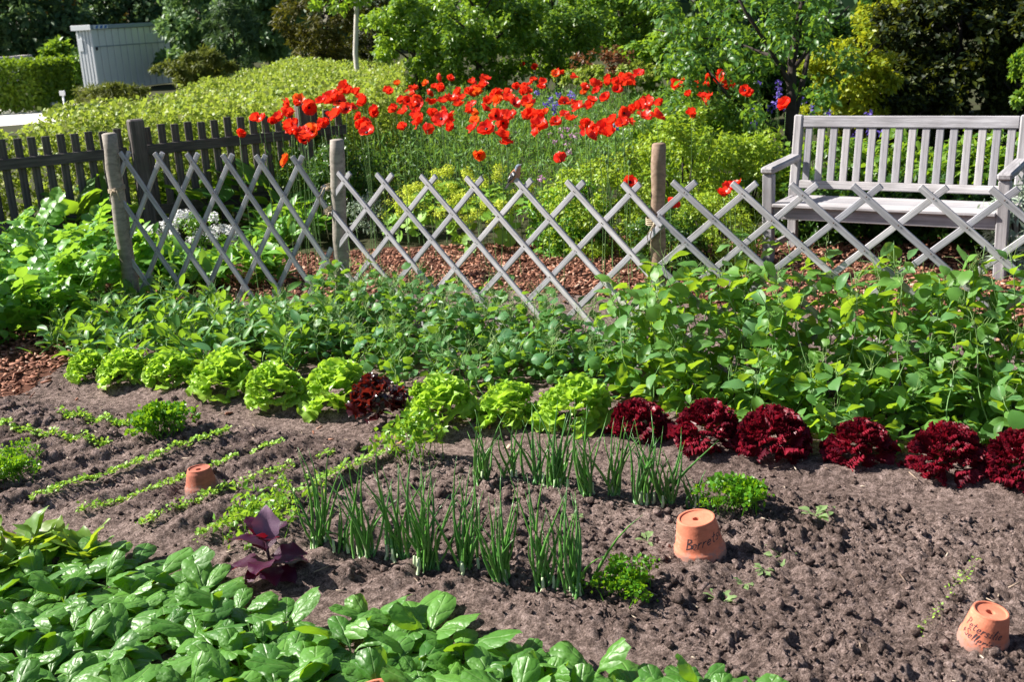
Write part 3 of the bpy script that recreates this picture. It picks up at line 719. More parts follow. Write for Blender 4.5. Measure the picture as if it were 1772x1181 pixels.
# ================================================================== TERRACOTTA POTS
STROKES = {  # handwritten strokes in a 1-high box: list of polylines
 'B': [[(0.1, 0), (0.12, 1), (0.45, .95), (0.5, .75), (0.15, .52), (0.55, .45), (0.55, .12), (0.05, 0)]],
 'o': [[(0.35, .5), (0.12, .4), (0.1, .12), (0.3, 0), (0.48, .15), (0.45, .42), (0.3, .5)]],
 'r': [[(0.1, 0), (0.13, .5), (0.15, .32), (0.3, .5), (0.42, .46)]],
 'e': [[(0.1, .24), (0.42, .3), (0.36, .5), (0.16, .46), (0.08, .2), (0.22, 0), (0.45, .1)]],
 't': [[(0.25, .85), (0.2, .15), (0.32, 0), (0.42, .06)], [(0.05, .55), (0.45, .6)]],
 's': [[(0.42, .46), (0.2, .5), (0.14, .34), (0.4, .18), (0.3, 0), (0.08, .05)]],
 'c': [[(0.42, .42), (0.22, .5), (0.08, .25), (0.2, 0), (0.42, .08)]],
 'h': [[(0.1, 0), (0.16, 1)], [(0.12, .3), (0.3, .5), (0.42, .35), (0.42, 0)]],
 'P': [[(0.1, 0), (0.16, 1), (0.5, .9), (0.5, .6), (0.14, .5)]],
 'i': [[(0.15, .5), (0.15, .05), (0.25, 0)], [(0.17, .72), (0.2, .76)]],
 'l': [[(0.12, .1), (0.3, .9), (0.2, 1), (0.12, .7), (0.14, .1), (0.26, 0)]],
 'S': [[(0.5, .85), (0.25, 1), (0.1, .75), (0.48, .35), (0.35, 0), (0.05, .1)]],
 'g': [[(0.42, .46), (0.15, .48), (0.1, .15), (0.35, .1), (0.42, .5), (0.4, -.3), (0.12, -.35)]],
 '+': [[(0.25, .1), (0.25, .6)], [(0.05, .35), (0.45, .35)]],
}
ADV = {'i': .33, 'l': .34, 'r': .46}
def lettering(parent, lines, prof_r, th0, hgt, lw=0.0030):
    """pen strokes laid on the pot's cone; th0: angle of the line start; lines: (text, z, slope)"""
    V, F = [], []
    for text, z0, slope, th_start in lines:
        xx = 0.0
        for ch in text:
            for st in STROKES.get(ch, []):
                pts = []
                for k in range(len(st) - 1):
                    for q in range(4):
                        t = q / 4; pts.append((st[k][0] + (st[k + 1][0] - st[k][0]) * t, st[k][1] + (st[k + 1][1] - st[k][1]) * t))
                pts.append(st[-1])
                P = []
                for (a, b_) in pts:
                    u = (xx + a + 0.15 * b_) * hgt; zz = z0 + b_ * hgt + slope * u
                    P.append((u, zz))
                for k in range(len(P) - 1):
                    du, dz = P[k + 1][0] - P[k][0], P[k + 1][1] - P[k][1]; l = math.hypot(du, dz) + 1e-9
                    nx_, nz_ = -dz / l * lw / 2, du / l * lw / 2
                    ex, ez = du / l * lw * .3, dz / l * lw * .3
                    base = len(V)
                    for (u, zz) in ((P[k][0] - ex + nx_, P[k][1] - ez + nz_), (P[k][0] - ex - nx_, P[k][1] - ez - nz_), (P[k + 1][0] + ex - nx_, P[k + 1][1] + ez - nz_), (P[k + 1][0] + ex + nx_, P[k + 1][1] + ez + nz_)):
                        r_ = prof_r(zz) + 0.0006 + 0.00002 * (len(V) % 7); th = th_start + u / r_
                        V.append((r_ * math.cos(th), r_ * math.sin(th), zz))
                    F.append((base, base + 1, base + 2, base + 3))
            xx += ADV.get(ch, .55)
    me = bpy.data.meshes.new('lettering'); me.from_pydata(V, [], F); me.materials.append(M['ink'])
    return inst('lettering', me, parent)
def pot(px, py, rb, rt, h, mat, label, tilt, text=None, lift=0.0):
    """upside-down flower pot: rb rim radius on the soil, rt base radius on top"""
    g = ground_at(px, py); root = empty('flower_pot', (g.x, g.y, g.z + lift)); tag(root, label, 'flower pot', 'terracotta pots turned upside down on the bed')
    root.rotation_euler = tilt
    rimh = h * 0.24; r2 = rb * 0.925
    prof = [(rb * .93, -0.02), (rb, -0.02), (rb * 1.0, 0.002), (rb * .985, rimh - .006), (rb * .97, rimh), (r2, rimh + .003)]
    r_at = lambda z: r2 + (rt - r2) * max(0, (z - rimh)) / (h - rimh) if z > rimh else rb
    for i in range(1, 7): prof.append((r_at(rimh + (h - rimh) * i / 7), rimh + (h - rimh) * i / 7))
    prof += [(rt * 1.0, h - .007), (rt * .995, h - .003), (rt * .975, h - .0005), (rt * .95, h), (rt * .87, h), (rt * .85, h - .001), (rt * .845, h - .003), (rt * .83, h - .0042), (rt * .80, h - .0045), (0.014, h - .005), (0.0115, h - .0052), (0.011, h - .0058), (0.011, h - .03)]
    inst('pot_body', lathe_mesh('pot_body', prof, mat, 48), root)
    if text: lettering(root, text, r_at, 0, *text_opts)
    me = lathe_mesh('drain_hole', [(0.0108, h - .028), (0.0001, h - .028)], M['black'], 20); inst('drain_hole', me, root)
    return root
text_opts = (0.033, 0.0028)
pot(1212, 958, 0.083, 0.060, 0.128, M['terracotta'], 'orange terracotta pot tipped left, marked with one handwritten word', (R(2), R(-6), 0), [('Borretsch', 0.050, 0.16, R(-133))])
text_opts = (0.023, 0.0022)
pot(1700, 1112, 0.066, 0.047, 0.100, M['terracotta'], 'orange terracotta pot with two handwritten lines at the right edge', (R(5), R(8), 0), [('Petersilie', 0.057, -0.10, R(-182)), ('+Selleriegr', 0.033, -0.14, R(-184))])
pot(350, 848, 0.064, 0.044, 0.088, M['terracotta_old'], 'darker stained terracotta pot standing among the seedling rows', (R(-2), R(-2), 0))
# grey stains on the old pot are part of its material; upright pot hidden in the spinach
g = ground_at(662, 1238)
sp = empty('flower_pot', (g.x, g.y, g.z - 0.075)); tag(sp, 'orange terracotta pot rim half hidden among the spinach leaves', 'flower pot')
inst('pot_body', lathe_mesh('pot_body', [(0.001, .005), (0.045, .005), (0.045, 0), (0.062, .10), (0.072, .10), (0.074, .135), (0.066, .135), (0.060, .10), (0.045, .02), (0.001, .02)], M['terracotta'], 40), sp)

# ================================================================== SPINACH
SPL = []
for i in range(9):
    rnd = random.Random(100 + i); W_ = rnd.uniform(0.041, 0.053); Lf = rnd.uniform(0.125, 0.150)
    V, F = leaf_grid(Lf, ov(W_, rnd.uniform(.48, .58), 0.30, 0.09, 0.14, 0.32), 14, 8, rnd.uniform(0.35, 1.25), rnd.uniform(-.15, .10), rnd.uniform(0.45, 1.05), rnd.uniform(.003, .012), rnd.uniform(1.0, 2.2), 0.03, 1.5, phase=i)
    V[:, 2] += 0.006 * np.sin(V[:, 1] * 165 + i) * np.cos(V[:, 0] * 130 + i) * (V[:, 1] > Lf * .35) - 0.004 * (np.abs(V[:, 0]) < 0.002) * (V[:, 1] > Lf * .3)
    SPL.append(mesh_np('spinach_leaf', V, F, M['spinach'], True))
SP_POLY = pxpoly([(-260, 930), (0, 985), (190, 975), (400, 1045), (560, 1092), (700, 1075), (760, 1130), (880, 1155), (1000, 1185), (1180, 1190), (1310, 1250), (1290, 1420), (600, 1420), (-300, 1420)])
def spinach():
    rnd = random.Random(3); cells = []; tries = 0
    xs_ = [p[0] for p in SP_POLY]; ys_ = [p[1] for p in SP_POLY]
    while tries < 12000:
        tries += 1
        x = rnd.uniform(min(xs_), max(xs_)); y = rnd.uniform(max(2.05, min(ys_)), max(ys_))
        if not inpoly(np.array(x), np.array(y), SP_POLY): continue
        if any((x - a) ** 2 + (y - b_) ** 2 < 0.096 ** 2 for a, b_ in cells): continue
        if (x - sp.location.x) ** 2 + (y - sp.location.y) ** 2 < 0.06 ** 2: continue
        cells.append((x, y))
    for (x, y) in cells:
        root = empty('spinach_plant', (x, y, gz(x, y)))
        d_ = Vector((x, y, .08 - CAMH)); zc = d_.dot(Vector(_fw)); qx = PW / 2 + FPX * d_.dot(Vector(_rt)) / zc; qy = PH / 2 - FPX * d_.dot(Vector(_up)) / zc
        zone = ('beside the half hidden pot' if math.hypot(qx - 665, qy - 1160) < 95 else 'at the far right tip of the patch' if qx > 1000 else 'on the right hand slope of the patch' if qx > 780 else
                'at the back edge below the purple orach' if qx > 380 and qy < 1075 else 'at the left edge behind the front leaves' if qx < 110 and qy < 1080 else 'in the bottom left corner' if qx < 220 and qy >= 1080 else
                'along the bottom of the photo' if qy > 1140 else 'at the back edge facing the seed rows' if qy < 1030 else 'in the middle of the patch')
        tag(root, 'spinach plant with broad glossy leaves ' + zone, 'spinach', 'spinach plants ' + zone)
        n = rnd.randint(8, 12); a0 = rnd.uniform(0, 6.28)
        for k in range(n):
            fr = k / n; el = R(30 + 56 * fr + rnd.uniform(-22, 22)); yaw = a0 + k * 2.4 + rnd.uniform(-.3, .3)
            s = rnd.uniform(0.58, 1.04) * (1.0 - 0.10 * fr)
            inst('leaf', rnd.choice(SPL), root, leafM((rnd.uniform(-.008, .008), rnd.uniform(-.008, .008), 0.0), yaw, el, rnd.uniform(-.35, .35), s))
    return len(cells)
NSP = spinach()
# arrow-leaved plants behind the spinach at the left edge
OR = []
for i in range(4):
    V, F = leaf_grid(0.14, lambda t: 0.004 if t < .35 else 0.045 * (1 - (t - .35) / .65) ** .8 + .001, 9, 4, 0.35, 0.15, 0.1, 0.005, 2.0, 0.15, 4.0, phase=i)
    OR.append(mesh_np('arrow_leaf', V, F, leaf_mat('arrow_leaf', [(0.12, 0.26, 0.04), (0.22, 0.36, 0.05)], (0.45, 0.6, 0.03), 0.42, 0.4, 0.45, 'obj') if i == 0 else OR[0].materials[0], True))
for i, (px, py) in enumerate([(-20, 985), (40, 968), (95, 965), (150, 978), (20, 1000)]):
    g = ground_at(px, py); root = empty('arrow_leaved_plant', g)
    tag(root, ['yellow green arrow leaved plant cut by the left edge behind the spinach', 'arrow leaved plant with upright yellowish leaves, second from left behind the spinach', 'arrow leaved plant in the middle of the clump behind the spinach', 'arrow leaved plant at the right end of the clump behind the spinach', 'low arrow leaved plant in front of its clump against the spinach'][i], 'leafy plant', 'arrow leaved plants at the left edge')
    rnd = random.Random(50 + i)
    for k in range(14):
        inst('leaf', rnd.choice(OR), root, leafM((0, 0, rnd.uniform(0, .03)), rnd.uniform(0, 6.28), R(rnd.uniform(25, 80)), rnd.uniform(-.4, .4), rnd.uniform(.8, 1.25)))

# ================================================================== LETTUCES
LTL = []
for i in range(8):
    rnd = random.Random(200 + i); 
    V, F = leaf_grid(1.0, lambda t: 0.10 + 0.44 * math.sin(min(1, t * 1.12) * 1.75) ** 1.3 * (1 if t < .86 else 1 - (t - .86) * 3.2), 9, 8, rnd.uniform(-.10, .35), 0.0, rnd.uniform(-.25, .25), 0.16, rnd.uniform(1.9, 3.0), 0.20, rnd.uniform(2.4, 3.6), phase=i * 1.7)
    V[:, 2] += 0.05 * np.sin(V[:, 0] * 13 + i) * np.clip(V[:, 1] - .35, 0, 1)
    V[:, 1] += 0.07 * np.sin(V[:, 0] * 16 + i * 2) * np.clip(V[:, 1] - .5, 0, 1)
    LTL.append((V, F))
LT_G = [mesh_np('lettuce_leaf', V, F, M['lettuce'], True) for V, F in LTL]
LT_O = [mesh_np('oak_leaf', V * np.array([.8, 1, 1]), F, M['oakred'], True) for V, F in LTL]
LOL = []
for i in range(6):
    rnd = random.Random(300 + i); ph = i * 1.3
    V, F = leaf_grid(1.0, lambda t: 0.08 + 0.36 * math.sin(min(1, t * 1.1) * 1.7) ** 1.2, 9, 14, rnd.uniform(0, .3), 0, 0.1, 0.0, 1, 0.0, 1, phase=ph)
    k = np.clip(V[:, 1] - .35, 0, 1) + 0.5 * np.abs(V[:, 0]) * (V[:, 1] > .25)
    V[:, 2] += 0.20 * k * np.sin(V[:, 0] * 40 + V[:, 1] * 23 + ph) 
    V[:, 1] += 0.10 * k * np.cos(V[:, 0] * 47 + ph)
    V[:, 0] += 0.07 * k * np.sin(V[:, 1] * 31 + ph)
    LOL.append(mesh_np('frilly_leaf', V, F, M['lollo'], True))
def head(px, py, Rh, hh, meshes, n, label, group, name, cat, seed, s0=0.62):
    g = ground_at(px, py); root = empty(name, g); tag(root, label, cat, group)
    rnd = random.Random(seed); ga = 2.39996; ex_, ey_ = rnd.uniform(.9, 1.14), rnd.uniform(.9, 1.1); lx_, ly_ = rnd.uniform(-.1, .1) * Rh, rnd.uniform(-.08, .08) * Rh
    for k in range(n):
        f = (k + .5) / n; sz = 1 - f * 1.04; el = math.asin(max(-.12, min(1, sz)))
        yaw = k * ga + rnd.uniform(-.25, .25); el += rnd.uniform(-.14, .14)
        sz = max(-.14, min(1, sz + rnd.uniform(-.16, .16))); el = math.asin(sz) + rnd.uniform(-.12, .12); yaw += rnd.uniform(-.6, .6)
        d = Vector((-math.sin(yaw) * math.cos(el), math.cos(yaw) * math.cos(el), math.sin(el)))
        b0 = Vector((d.x * Rh * .52 * ex_ + lx_ * max(0, d.z) * 3, d.y * Rh * .52 * ey_ + ly_ * max(0, d.z) * 3, max(.012, hh * (.16 + .50 * d.z))))
        s = Rh * s0 * rnd.uniform(.75, 1.2) * (1.35 if k > n * .82 and rnd.random() < .5 else 1)
        inst('leaf', rnd.choice(meshes), root, leafM(b0, yaw, el + rnd.uniform(-.2, .25), rnd.uniform(-.9, .9), s))
    return root
GREEN = [(150, 652, .105, 'smallest pale green lettuce at the far left end of the row, beside the bark'),
 (212, 660, .125, 'frilly pale green lettuce second from the left end of the row'),
 (294, 662, .125, 'frilly pale green lettuce third from the left end of the row'),
 (385, 678, .155, 'broad frilly pale green lettuce fourth from the left end of the row'),
 (486, 694, .145, 'tall frilly pale green lettuce fifth from left, with a shadow on its right'),
 (580, 700, .155, 'frilly pale green lettuce directly left of the dark oak leaf lettuce'),
 (766, 726, .155, 'big frilly pale green lettuce directly right of the dark oak leaf lettuce'),
 (876, 730, .135, 'frilly pale green lettuce in the middle of the three right of the dark one'),
 (986, 734, .160, 'wide frilly pale green lettuce beside the first frilly red one')]
for i, (px, py, r_, lb) in enumerate(GREEN):
    head(px, py, r_, r_ * 1.30, LT_G, 125, lb, 'green lettuces in the lettuce row', 'lettuce', 'lettuce', 400 + i, 0.45)
head(660, 716, .150, .19, LT_O, 90, 'very dark red oak leaf lettuce between the pale green ones', None, 'oak_leaf_lettuce', 'lettuce', 420, 0.42)
RED = [(1108, 752, .145, 'frilly red lettuce at the left end of the red ones, touching a green one'),
 (1222, 768, .140, 'second frilly red lettuce of the row, behind the back spring onions'),
 (1338, 782, .165, 'broad frilly red lettuce third of the red ones, casting shade on its right'),
 (1482, 794, .125, 'smallest frilly red lettuce standing fourth, with bare gaps on both sides'),
 (1640, 814, .165, 'wide frilly red lettuce second from the right edge'),
 (1772, 828, .14, 'frilly red lettuce cut off by the right edge')]
for i, (px, py, r_, lb) in enumerate(RED):
    head(px, py, r_ * (1.06 if i % 2 else .96), r_ * (1.05, 1.3, 1.12, 1.28, 1.0, 1.2)[i], LOL, 170, lb, 'frilly red lettuces in the lettuce row', 'red_lettuce', 'lettuce', 440 + i, 0.36)

# ================================================================== SPRING ONIONS
CHB = []
for i in range(6):
    rnd = random.Random(500 + i); bend = rnd.uniform(.02, .14); pts = []; rr = []
    for k in range(7):
        t = k / 6; pts.append((0.03 * math.sin(t * 4 + i * 2), t, bend * 1.5 * t ** 2.5)); rr.append(0.0115 * (1 - t) ** .7 * (.75 + .5 * math.sin(min(1, t * 1.6) * 2.4)) + .0012)
    CHB.append(tube_mesh('blade', [(pts, rr)], M['chive'], 5))
M['onion_base'] = plain('onion_base', (0.42, 0.50, 0.30), 0.5, 0.4)
ONB = tube_mesh('white_shank', [([(0, 0, -.01), (0, .02, .0), (0, .05, .001)], [.006, .0055, .004])], M['onion_base'], 6)
FRONT = [(555, 950, .36, 11), (592, 955, .22, 6), (635, 966, .38, 13), (688, 968, .40, 12), (736, 986, .42, 20), (808, 993, .38, 11), (868, 1010, .36, 15), (940, 1020, .38, 13), (996, 1031, .36, 13)]
BACK = [(835, 836, .34, 12), (884, 834, .25, 7), (928, 840, .32, 9), (966, 850, .36, 16), (1014, 862, .36, 12), (1064, 858, .34, 11), (1112, 872, .34, 13), (1155, 876, .33, 13)]
ORD = ['first', 'second', 'third', 'fourth', 'fifth', 'sixth', 'seventh', 'eighth', 'ninth']
def onion(px, py, h, n, label, seed, group):
    g = ground_at(px, py); root = empty('spring_onion', g); tag(root, label, 'spring onions', group)
    rnd = random.Random(seed); n = int(n * 1.25)
    for k in range(n):
        off = Vector((rnd.gauss(0, .014), rnd.gauss(0, .011), 0)); yaw = rnd.uniform(0, 6.28); el = R(90 - min(30, abs(rnd.gauss(0, 13))) - 2)
        L = h * .94 * rnd.uniform(.5, 1.06)
        inst('blade', rnd.choice(CHB), root, leafM(off, yaw, el, rnd.uniform(0, 6.28), (.34 + .15 * rnd.random(), L, .34 + .15 * rnd.random())))
    for k in range(max(2, n // 4)):
        inst('shank', ONB, root, leafM((rnd.gauss(0, .018), rnd.gauss(-.006, .012), 0), rnd.uniform(0, 6.28), R(85), 0, 1))
for i, (px, py, h, n) in enumerate(FRONT):
    extra = {1: 'short sparse ', 4: 'densest tallest ', 8: 'last right hand '}.get(i, '')
    onion(px, py, h, n, extra + 'clump of spring onions, %s from the left in the front row' % ORD[i], 600 + i, 'spring onions in the front row')
for i, (px, py, h, n) in enumerate(BACK):
    extra = {1: 'thin short ', 3: 'thick ', 7: 'last right hand '}.get(i, '')
    onion(px, py, h, n, extra + 'clump of spring onions, %s from the left in the back row' % ORD[i], 620 + i, 'spring onions in the back row')
onion(1208, 882, .17, 6, 'tiny clump of spring onions beside the curly parsley and the tipped pot', 640, 'spring onions in the back row')

# ================================================================== PARSLEY, CELERY, SEEDLINGS, ORACH, WEEDS
def spray_mesh(seed, mat, n=22, rad=0.020, L=0.075, leaf=0.012, curly=True):
    rng = np.random.default_rng(seed)
    parts = [tube_vf([(0, 0, 0), (0.002, L * .5, .004), (0, L, 0)], [.0016, .0013, .001], 4, cap=False)]
    C = np.array([[0, L, 0.0], [rad * .7, L * .9, .003], [-rad * .7, L * .92, .003]])
    V, F = leafcloud(C, rad * .8, n, leaf, ROUND if curly else SMALL, rng, upbias=.8, outbias=.9, droop=-.1); parts.append((V, F))
    V, F = join_parts(parts); return mesh_np('sprig', V, F, mat)
CUR = [spray_mesh(10 + i, M['parsley'], 34, .022, .075, .013) for i in range(4)]
CEL = [spray_mesh(20 + i, M['celery'], 15, .034, .13, .030, False) for i in range(4)]
def tuft(name, px, py, meshes, n, h, wide, label, cat, group, seed, emin=25):
    g = ground_at(px, py); root = empty(name, g); tag(root, label, cat, group); rnd = random.Random(seed)
    for k in range(n):
        el = R(emin + (86 - emin) * rnd.random() ** .8)
        inst('sprig', rnd.choice(meshes), root, leafM((rnd.gauss(0, wide * .30), rnd.gauss(0, wide * .25), rnd.uniform(0, .02)), rnd.uniform(0, 6.28), el, rnd.uniform(-1, 1), h * rnd.uniform(.75, 1.2)))
    return root
PG = 'parsley plants in the bed'
tuft('parsley', 278, 755, CUR, 44, 1.45, .13, 'dark green curly parsley bush among the far left seed rows', 'parsley', PG, 1, 30)
tuft('parsley', 15, 838, CUR, 36, 1.15, .13, 'curly parsley cut off by the left edge', 'parsley', PG, 2)
tuft('parsley', 30, 800, CUR, 14, .7, .14, 'small flat parsley tuft just above the one at the left edge', 'parsley', PG, 22)
tuft('parsley', 1272, 886, CUR, 44, 1.15, .12, 'bright curly parsley right behind the tipped terracotta pot', 'parsley', PG, 3, 30)
tuft('parsley', 1078, 1034, CUR, 40, 1.0, .13, 'low curly parsley at the right end of the front onion row', 'parsley', PG, 4, 12)
tuft('celery', 722, 800, CEL, 26, 1.10, .14, 'leafy celery plant behind the onions in front of the green lettuces', 'celery', 'celery plants', 5, 35)
tuft('celery', 465, 918, CEL, 24, .80, .24, 'sprawling celery plant behind the purple orach', 'celery', 'celery plants', 6, 15)
tuft('celery', 505, 880, CEL, 12, .65, .16, 'small celery plant left of the first front onion clump', 'celery', 'celery plants', 7, 15)
def seed_row(pts, dens, size, label, seed):
    rng = np.random.default_rng(seed); P = [ground_at(*p) for p in pts]; T = []
    for a, b_ in zip(P[:-1], P[1:]):
        L = (b_ - a).length; n = int(L * dens * 1.35)
        for k in range(n):
            q = a.lerp(b_, rng.random())
            if vnoise(np.array(q.x * 7.0), np.array(q.y * 7.0), seed) < .22: continue
            T.append((q.x + rng.normal() * .0065, q.y + rng.normal() * .0065, 0))
    T = np.array(T); T[:, 2] = hz(T[:, 0], T[:, 1]) + .010 + .018 * rng.random(len(T))
    n = len(T); nrm = norm(np.stack([rng.normal(size=n) * .5, rng.normal(size=n) * .5, np.ones(n)], 1)); d = norm(np.cross(nrm, rng.normal(size=(n, 3))) + np.array([0, 0, .35]))
    V, F = repeat(ROUND[0], ROUND[1], frames(d, nrm), T, size * .85 * (.6 + .8 * rng.random(n)))
    tag(inst('seedling_row', mesh_np('seedling_row', V, F, M['seedling'])), label, 'seedlings', 'rows of seedlings in the bed', 'stuff')
seed_row([(-40, 700), (10, 708), (110, 722), (225, 742)], 620, .019, 'thick row of seedlings leading to the far curly parsley', 1)
seed_row([(-40, 735), (70, 757), (190, 773)], 560, .018, 'short row of seedlings below the topmost one at the left edge', 2)
seed_row([(-30, 790), (0, 792), (75, 798)], 300, .014, 'sparse seedlings beside the parsley at the left edge', 3)
seed_row([(55, 876), (150, 842), (260, 805), (405, 752)], 520, .017, 'slanting seedling row behind the dark terracotta pot', 4)
seed_row([(135, 890), (290, 846), (330, 825), (490, 770)], 520, .016, 'slanting seedling row passing right under the dark terracotta pot', 5)
seed_row([(240, 916), (330, 876), (440, 833), (580, 783)], 520, .015, 'slanting seedling row in front of the dark terracotta pot', 6)
seed_row([(340, 940), (430, 900), (520, 858), (665, 797)], 560, .017, 'slanting seedling row running from the orach to the celery', 7)
seed_row([(1690, 985), (1640, 1050), (1590, 1110)], 130, .011, 'sparse seedling row leading down to the marked pot at the right edge', 8)
WD = []
for i in range(3):
    V, F = leaf_grid(0.07, ov(.013, .6, .25, .12), 7, 4, .3, .2, 0, .003, 2, .35, 3.2, phase=i)
    WD.append(mesh_np('weed_leaf', V, F, leaf_mat('weed_leaf', [(.20, .30, .13), (.28, .40, .18)], (.4, .55, .15), .3, .5, .35, 'obj') if i == 0 else WD[0].materials[0], True))
for i, (px, py, s, n, lb) in enumerate([(1410, 915, 1.0, 9, 'largest jagged leaved seedling right of the curly parsley'), (1440, 893, .85, 5, 'pale seedling with one long leaf beside the largest jagged one'), (1352, 966, .8, 8, 'jagged seedling to the right of the tipped pot'), (1322, 993, .55, 7, 'small seedling just below the one right of the tipped pot'), (1288, 1016, .55, 6, 'small seedling in the middle of the open soil below the tipped pot'), (1248, 1050, .8, 12, 'flat narrow leaved seedling right of the low curly parsley'), (1120, 940, .6, 6, 'tiny seedling left of the tipped pot'), (828, 832, .5, 4, 'tiny bright seedling at the foot of the back onion row'), (1000, 905, .5, 5, 'tiny seedling between the two onion rows')]):
    g = ground_at(px, py); g.z = float(hz(g.x, g.y)); root = empty('weed_seedling', g); tag(root, lb, 'seedling', 'single seedlings on the open soil'); rnd = random.Random(700 + i)
    for k in range(n):
        inst('leaf', rnd.choice(WD), root, leafM((0, 0, .004), rnd.uniform(0, 6.28), R(rnd.uniform(8, 50)), rnd.uniform(-.4, .4), s * rnd.uniform(.7, 1.15)))
# purple orach
OV = []
for i in range(3):
    V, F = leaf_grid(1.0, lambda t: .02 if t < .14 else .40 * (math.sin(min(1, (t - .14) / .86 * 1.0) * math.pi) ** .8) * (1.15 - .45 * t) + .012, 11, 6, .30, .22, .0, .05, 2, .08, 3.5, phase=i * 2)
    OV.append((V, F))
ORM = [mesh_np('orach_leaf', V, F, M['orach'], True) for V, F in OV]; ORP = mesh_np('mauve_leaf', OV[0][0] * np.array([.9, 1, 1]), OV[0][1], M['orach_pale'], True)
g = ground_at(468, 1004); root = empty('purple_orach', g); tag(root, 'purple orach plant with big pointed dark leaves at the edge of the spinach', 'orach')
inst('stem', tube_mesh('stem', [([(0, 0, 0), (.004, .002, .07), (.0, .0, .15)], [.006, .005, .004])], M['orach'], 6), root)
for (yaw, el, s, z, rl) in [(70, 28, .125, .09, .3), (95, 5, .13, .05, .1), (135, 2, .09, .03, 0), (-62, 8, .145, .035, .1), (-95, 18, .12, .06, .2), (-120, 0, .11, .02, 0), (170, 20, .11, .05, .1), (200, 5, .10, .03, 0), (40, 52, .11, .11, .3), (-35, 45, .10, .10, -.3), (150, 50, .08, .12, .2), (215, 45, .085, .11, -.2), (20, 30, .11, .07, 0)]:
    inst('leaf', random.choice(ORM), root, leafM((0, 0, z + .02), R(yaw), R(el), rl, s * 1.05))
lf = inst('leaf', ORP, root, leafM((.005, -.005, .115), R(0), R(84), .0, .135)); lf['label'] = 'pale mauve upright top leaf'
# violet flowers by the trellis
for i, (px, py) in enumerate([(562, 580), (560, 605), (575, 600), (603, 578)]):
    p = onplane(px, py, FM + Vector((0, -.28, 0)), FR + Vector((0, -.28, 0))); root = empty('pansy', (p.x, p.y, gz(p.x, p.y)))
    tag(root, ['upper violet pansy left of the middle stake', 'lower violet pansy at the top of the lettuces', 'violet pansy at the right of its pair above the lettuces', 'violet pansy right at the foot of the middle stake'][i], 'pansy', 'violet pansies at the foot of the trellis')
    hgt = p.z - root.location.z
    inst('stem', tube_mesh('stem', [([(0, 0.02, 0), (0, .01, hgt * .5), (0, 0, hgt)], [.002, .002, .0015])], M['pea_stem'], 5), root)
    pm = mesh_np('petal', *leaf_grid(.026, ov(.015, .65), 4, 3, .2), M['violet'], True) if i == 0 else pm
    for k in range(5): inst('petal', pm, root, Matrix.Translation((0, -.004, hgt)) @ Matrix.Rotation(R(70), 4, 'X') @ Matrix.Rotation(k * 1.2566, 4, 'Z') @ Matrix.Rotation(.25, 4, 'X'))

# ================================================================== PEAS ALONG THE TRELLIS
PL_R = [mesh_np('pea_leaf', *leaf_grid(.062 + .004 * (i % 3), ov(.028 - .0020 * i, .48, .0, .1, .03, .5), 6, 4, .1 + .16 * (i % 4), .55 - .13 * (i % 5), .1 * (i % 4), .004, 1.5, phase=i), M['pea'], True) for i in range(7)]
PL_D = [mesh_np('pea_leaf_small', *leaf_grid(.050, ov(.023, .48, .0, .1, .03, .5), 6, 4, .15 + .1 * i, .20 - .05 * i, .1 * i, .003, 1.5, phase=i), M['pea_dark'], True) for i in range(5)]
PL_L = [mesh_np('pea_leaf_long', *leaf_grid(.085, ov(.018, .45, .0, .1, .03), 6, 4, .15 + .08 * i, .25, .0, .002, 1.0, phase=i), M['pea_dark'], True) for i in range(4)]
def tendril(rng, L=.14, mat=None):
    paths = []
    for k in range(7):
        p = np.zeros(3); d = norm(rng.normal(size=3) * .6 + np.array([0, 0, .9])); pts = [p.copy()]; cu = rng.normal(size=3) * .55
        for q in range(7):
            p = p + d * L / 7; pts.append(p.copy()); d = norm(d + cu * .35 + rng.normal(size=3) * .25)
        paths.append((pts, [.0013 * (1 - i / 9) for i in range(8)]))
    return tube_mesh('tendril', paths, mat, 3)
_tr = np.random.default_rng(77)
M['tendril'] = leaf_mat('tendril', [(.26, .40, .13), (.34, .46, .18)], (.4, .55, .15), .2, .5, .3, 'obj')
TND = [tendril(_tr, .13, M['tendril']) for i in range(4)]
def pea_plant(x, y, H, meshes, nodes, label, group, seed, sc=1.0, lean=.12, tend=2, long=False):
    rnd = random.Random(seed); z0 = gz(x, y); root = empty('pea_plant', (x, y, z0)); tag(root, label, 'pea plant', group)
    lx, ly = rnd.gauss(0, lean), rnd.gauss(.05, lean * .6); pts = []
    for i in range(9):
        t = i / 8; pts.append(Vector((lx * t + .02 * math.sin(t * 6 + seed), ly * t + .02 * math.cos(t * 5 + seed), H * t * (1 - .06 * t))))
    inst('stem', tube_mesh('stem', [(pts, [.0036 - .0022 * i / 8 for i in range(9)])], M['pea_stem'], 5), root)
    for k in range(nodes):
        t = (k + .6) / nodes; f = t * 8; i = min(7, int(f)); p = pts[i].lerp(pts[i + 1], f - i)
        yaw = rnd.uniform(0, 6.28)
        for q in range(2):
            yw = yaw + q * math.pi + rnd.uniform(-.7, .7); st = rnd.uniform(.005, .05)
            pp = p + Vector((-math.sin(yw) * st, math.cos(yw) * st, rnd.uniform(-.01, .02)))
            el = R(rnd.uniform(10, 75)) if long else R(rnd.uniform(-45, 60))
            inst('leaf', rnd.choice(meshes), root, leafM(pp, yw, el, rnd.uniform(-.8, .8), sc * rnd.uniform(.65, 1.25)))
    for k in range(tend):
        inst('tendril', rnd.choice(TND), root, leafM(pts[8] * rnd.uniform(.75, 1.0), rnd.uniform(0, 6.28), rnd.uniform(-.3, .3), 0, rnd.uniform(.6, 1.1)))
rp = random.Random(31)
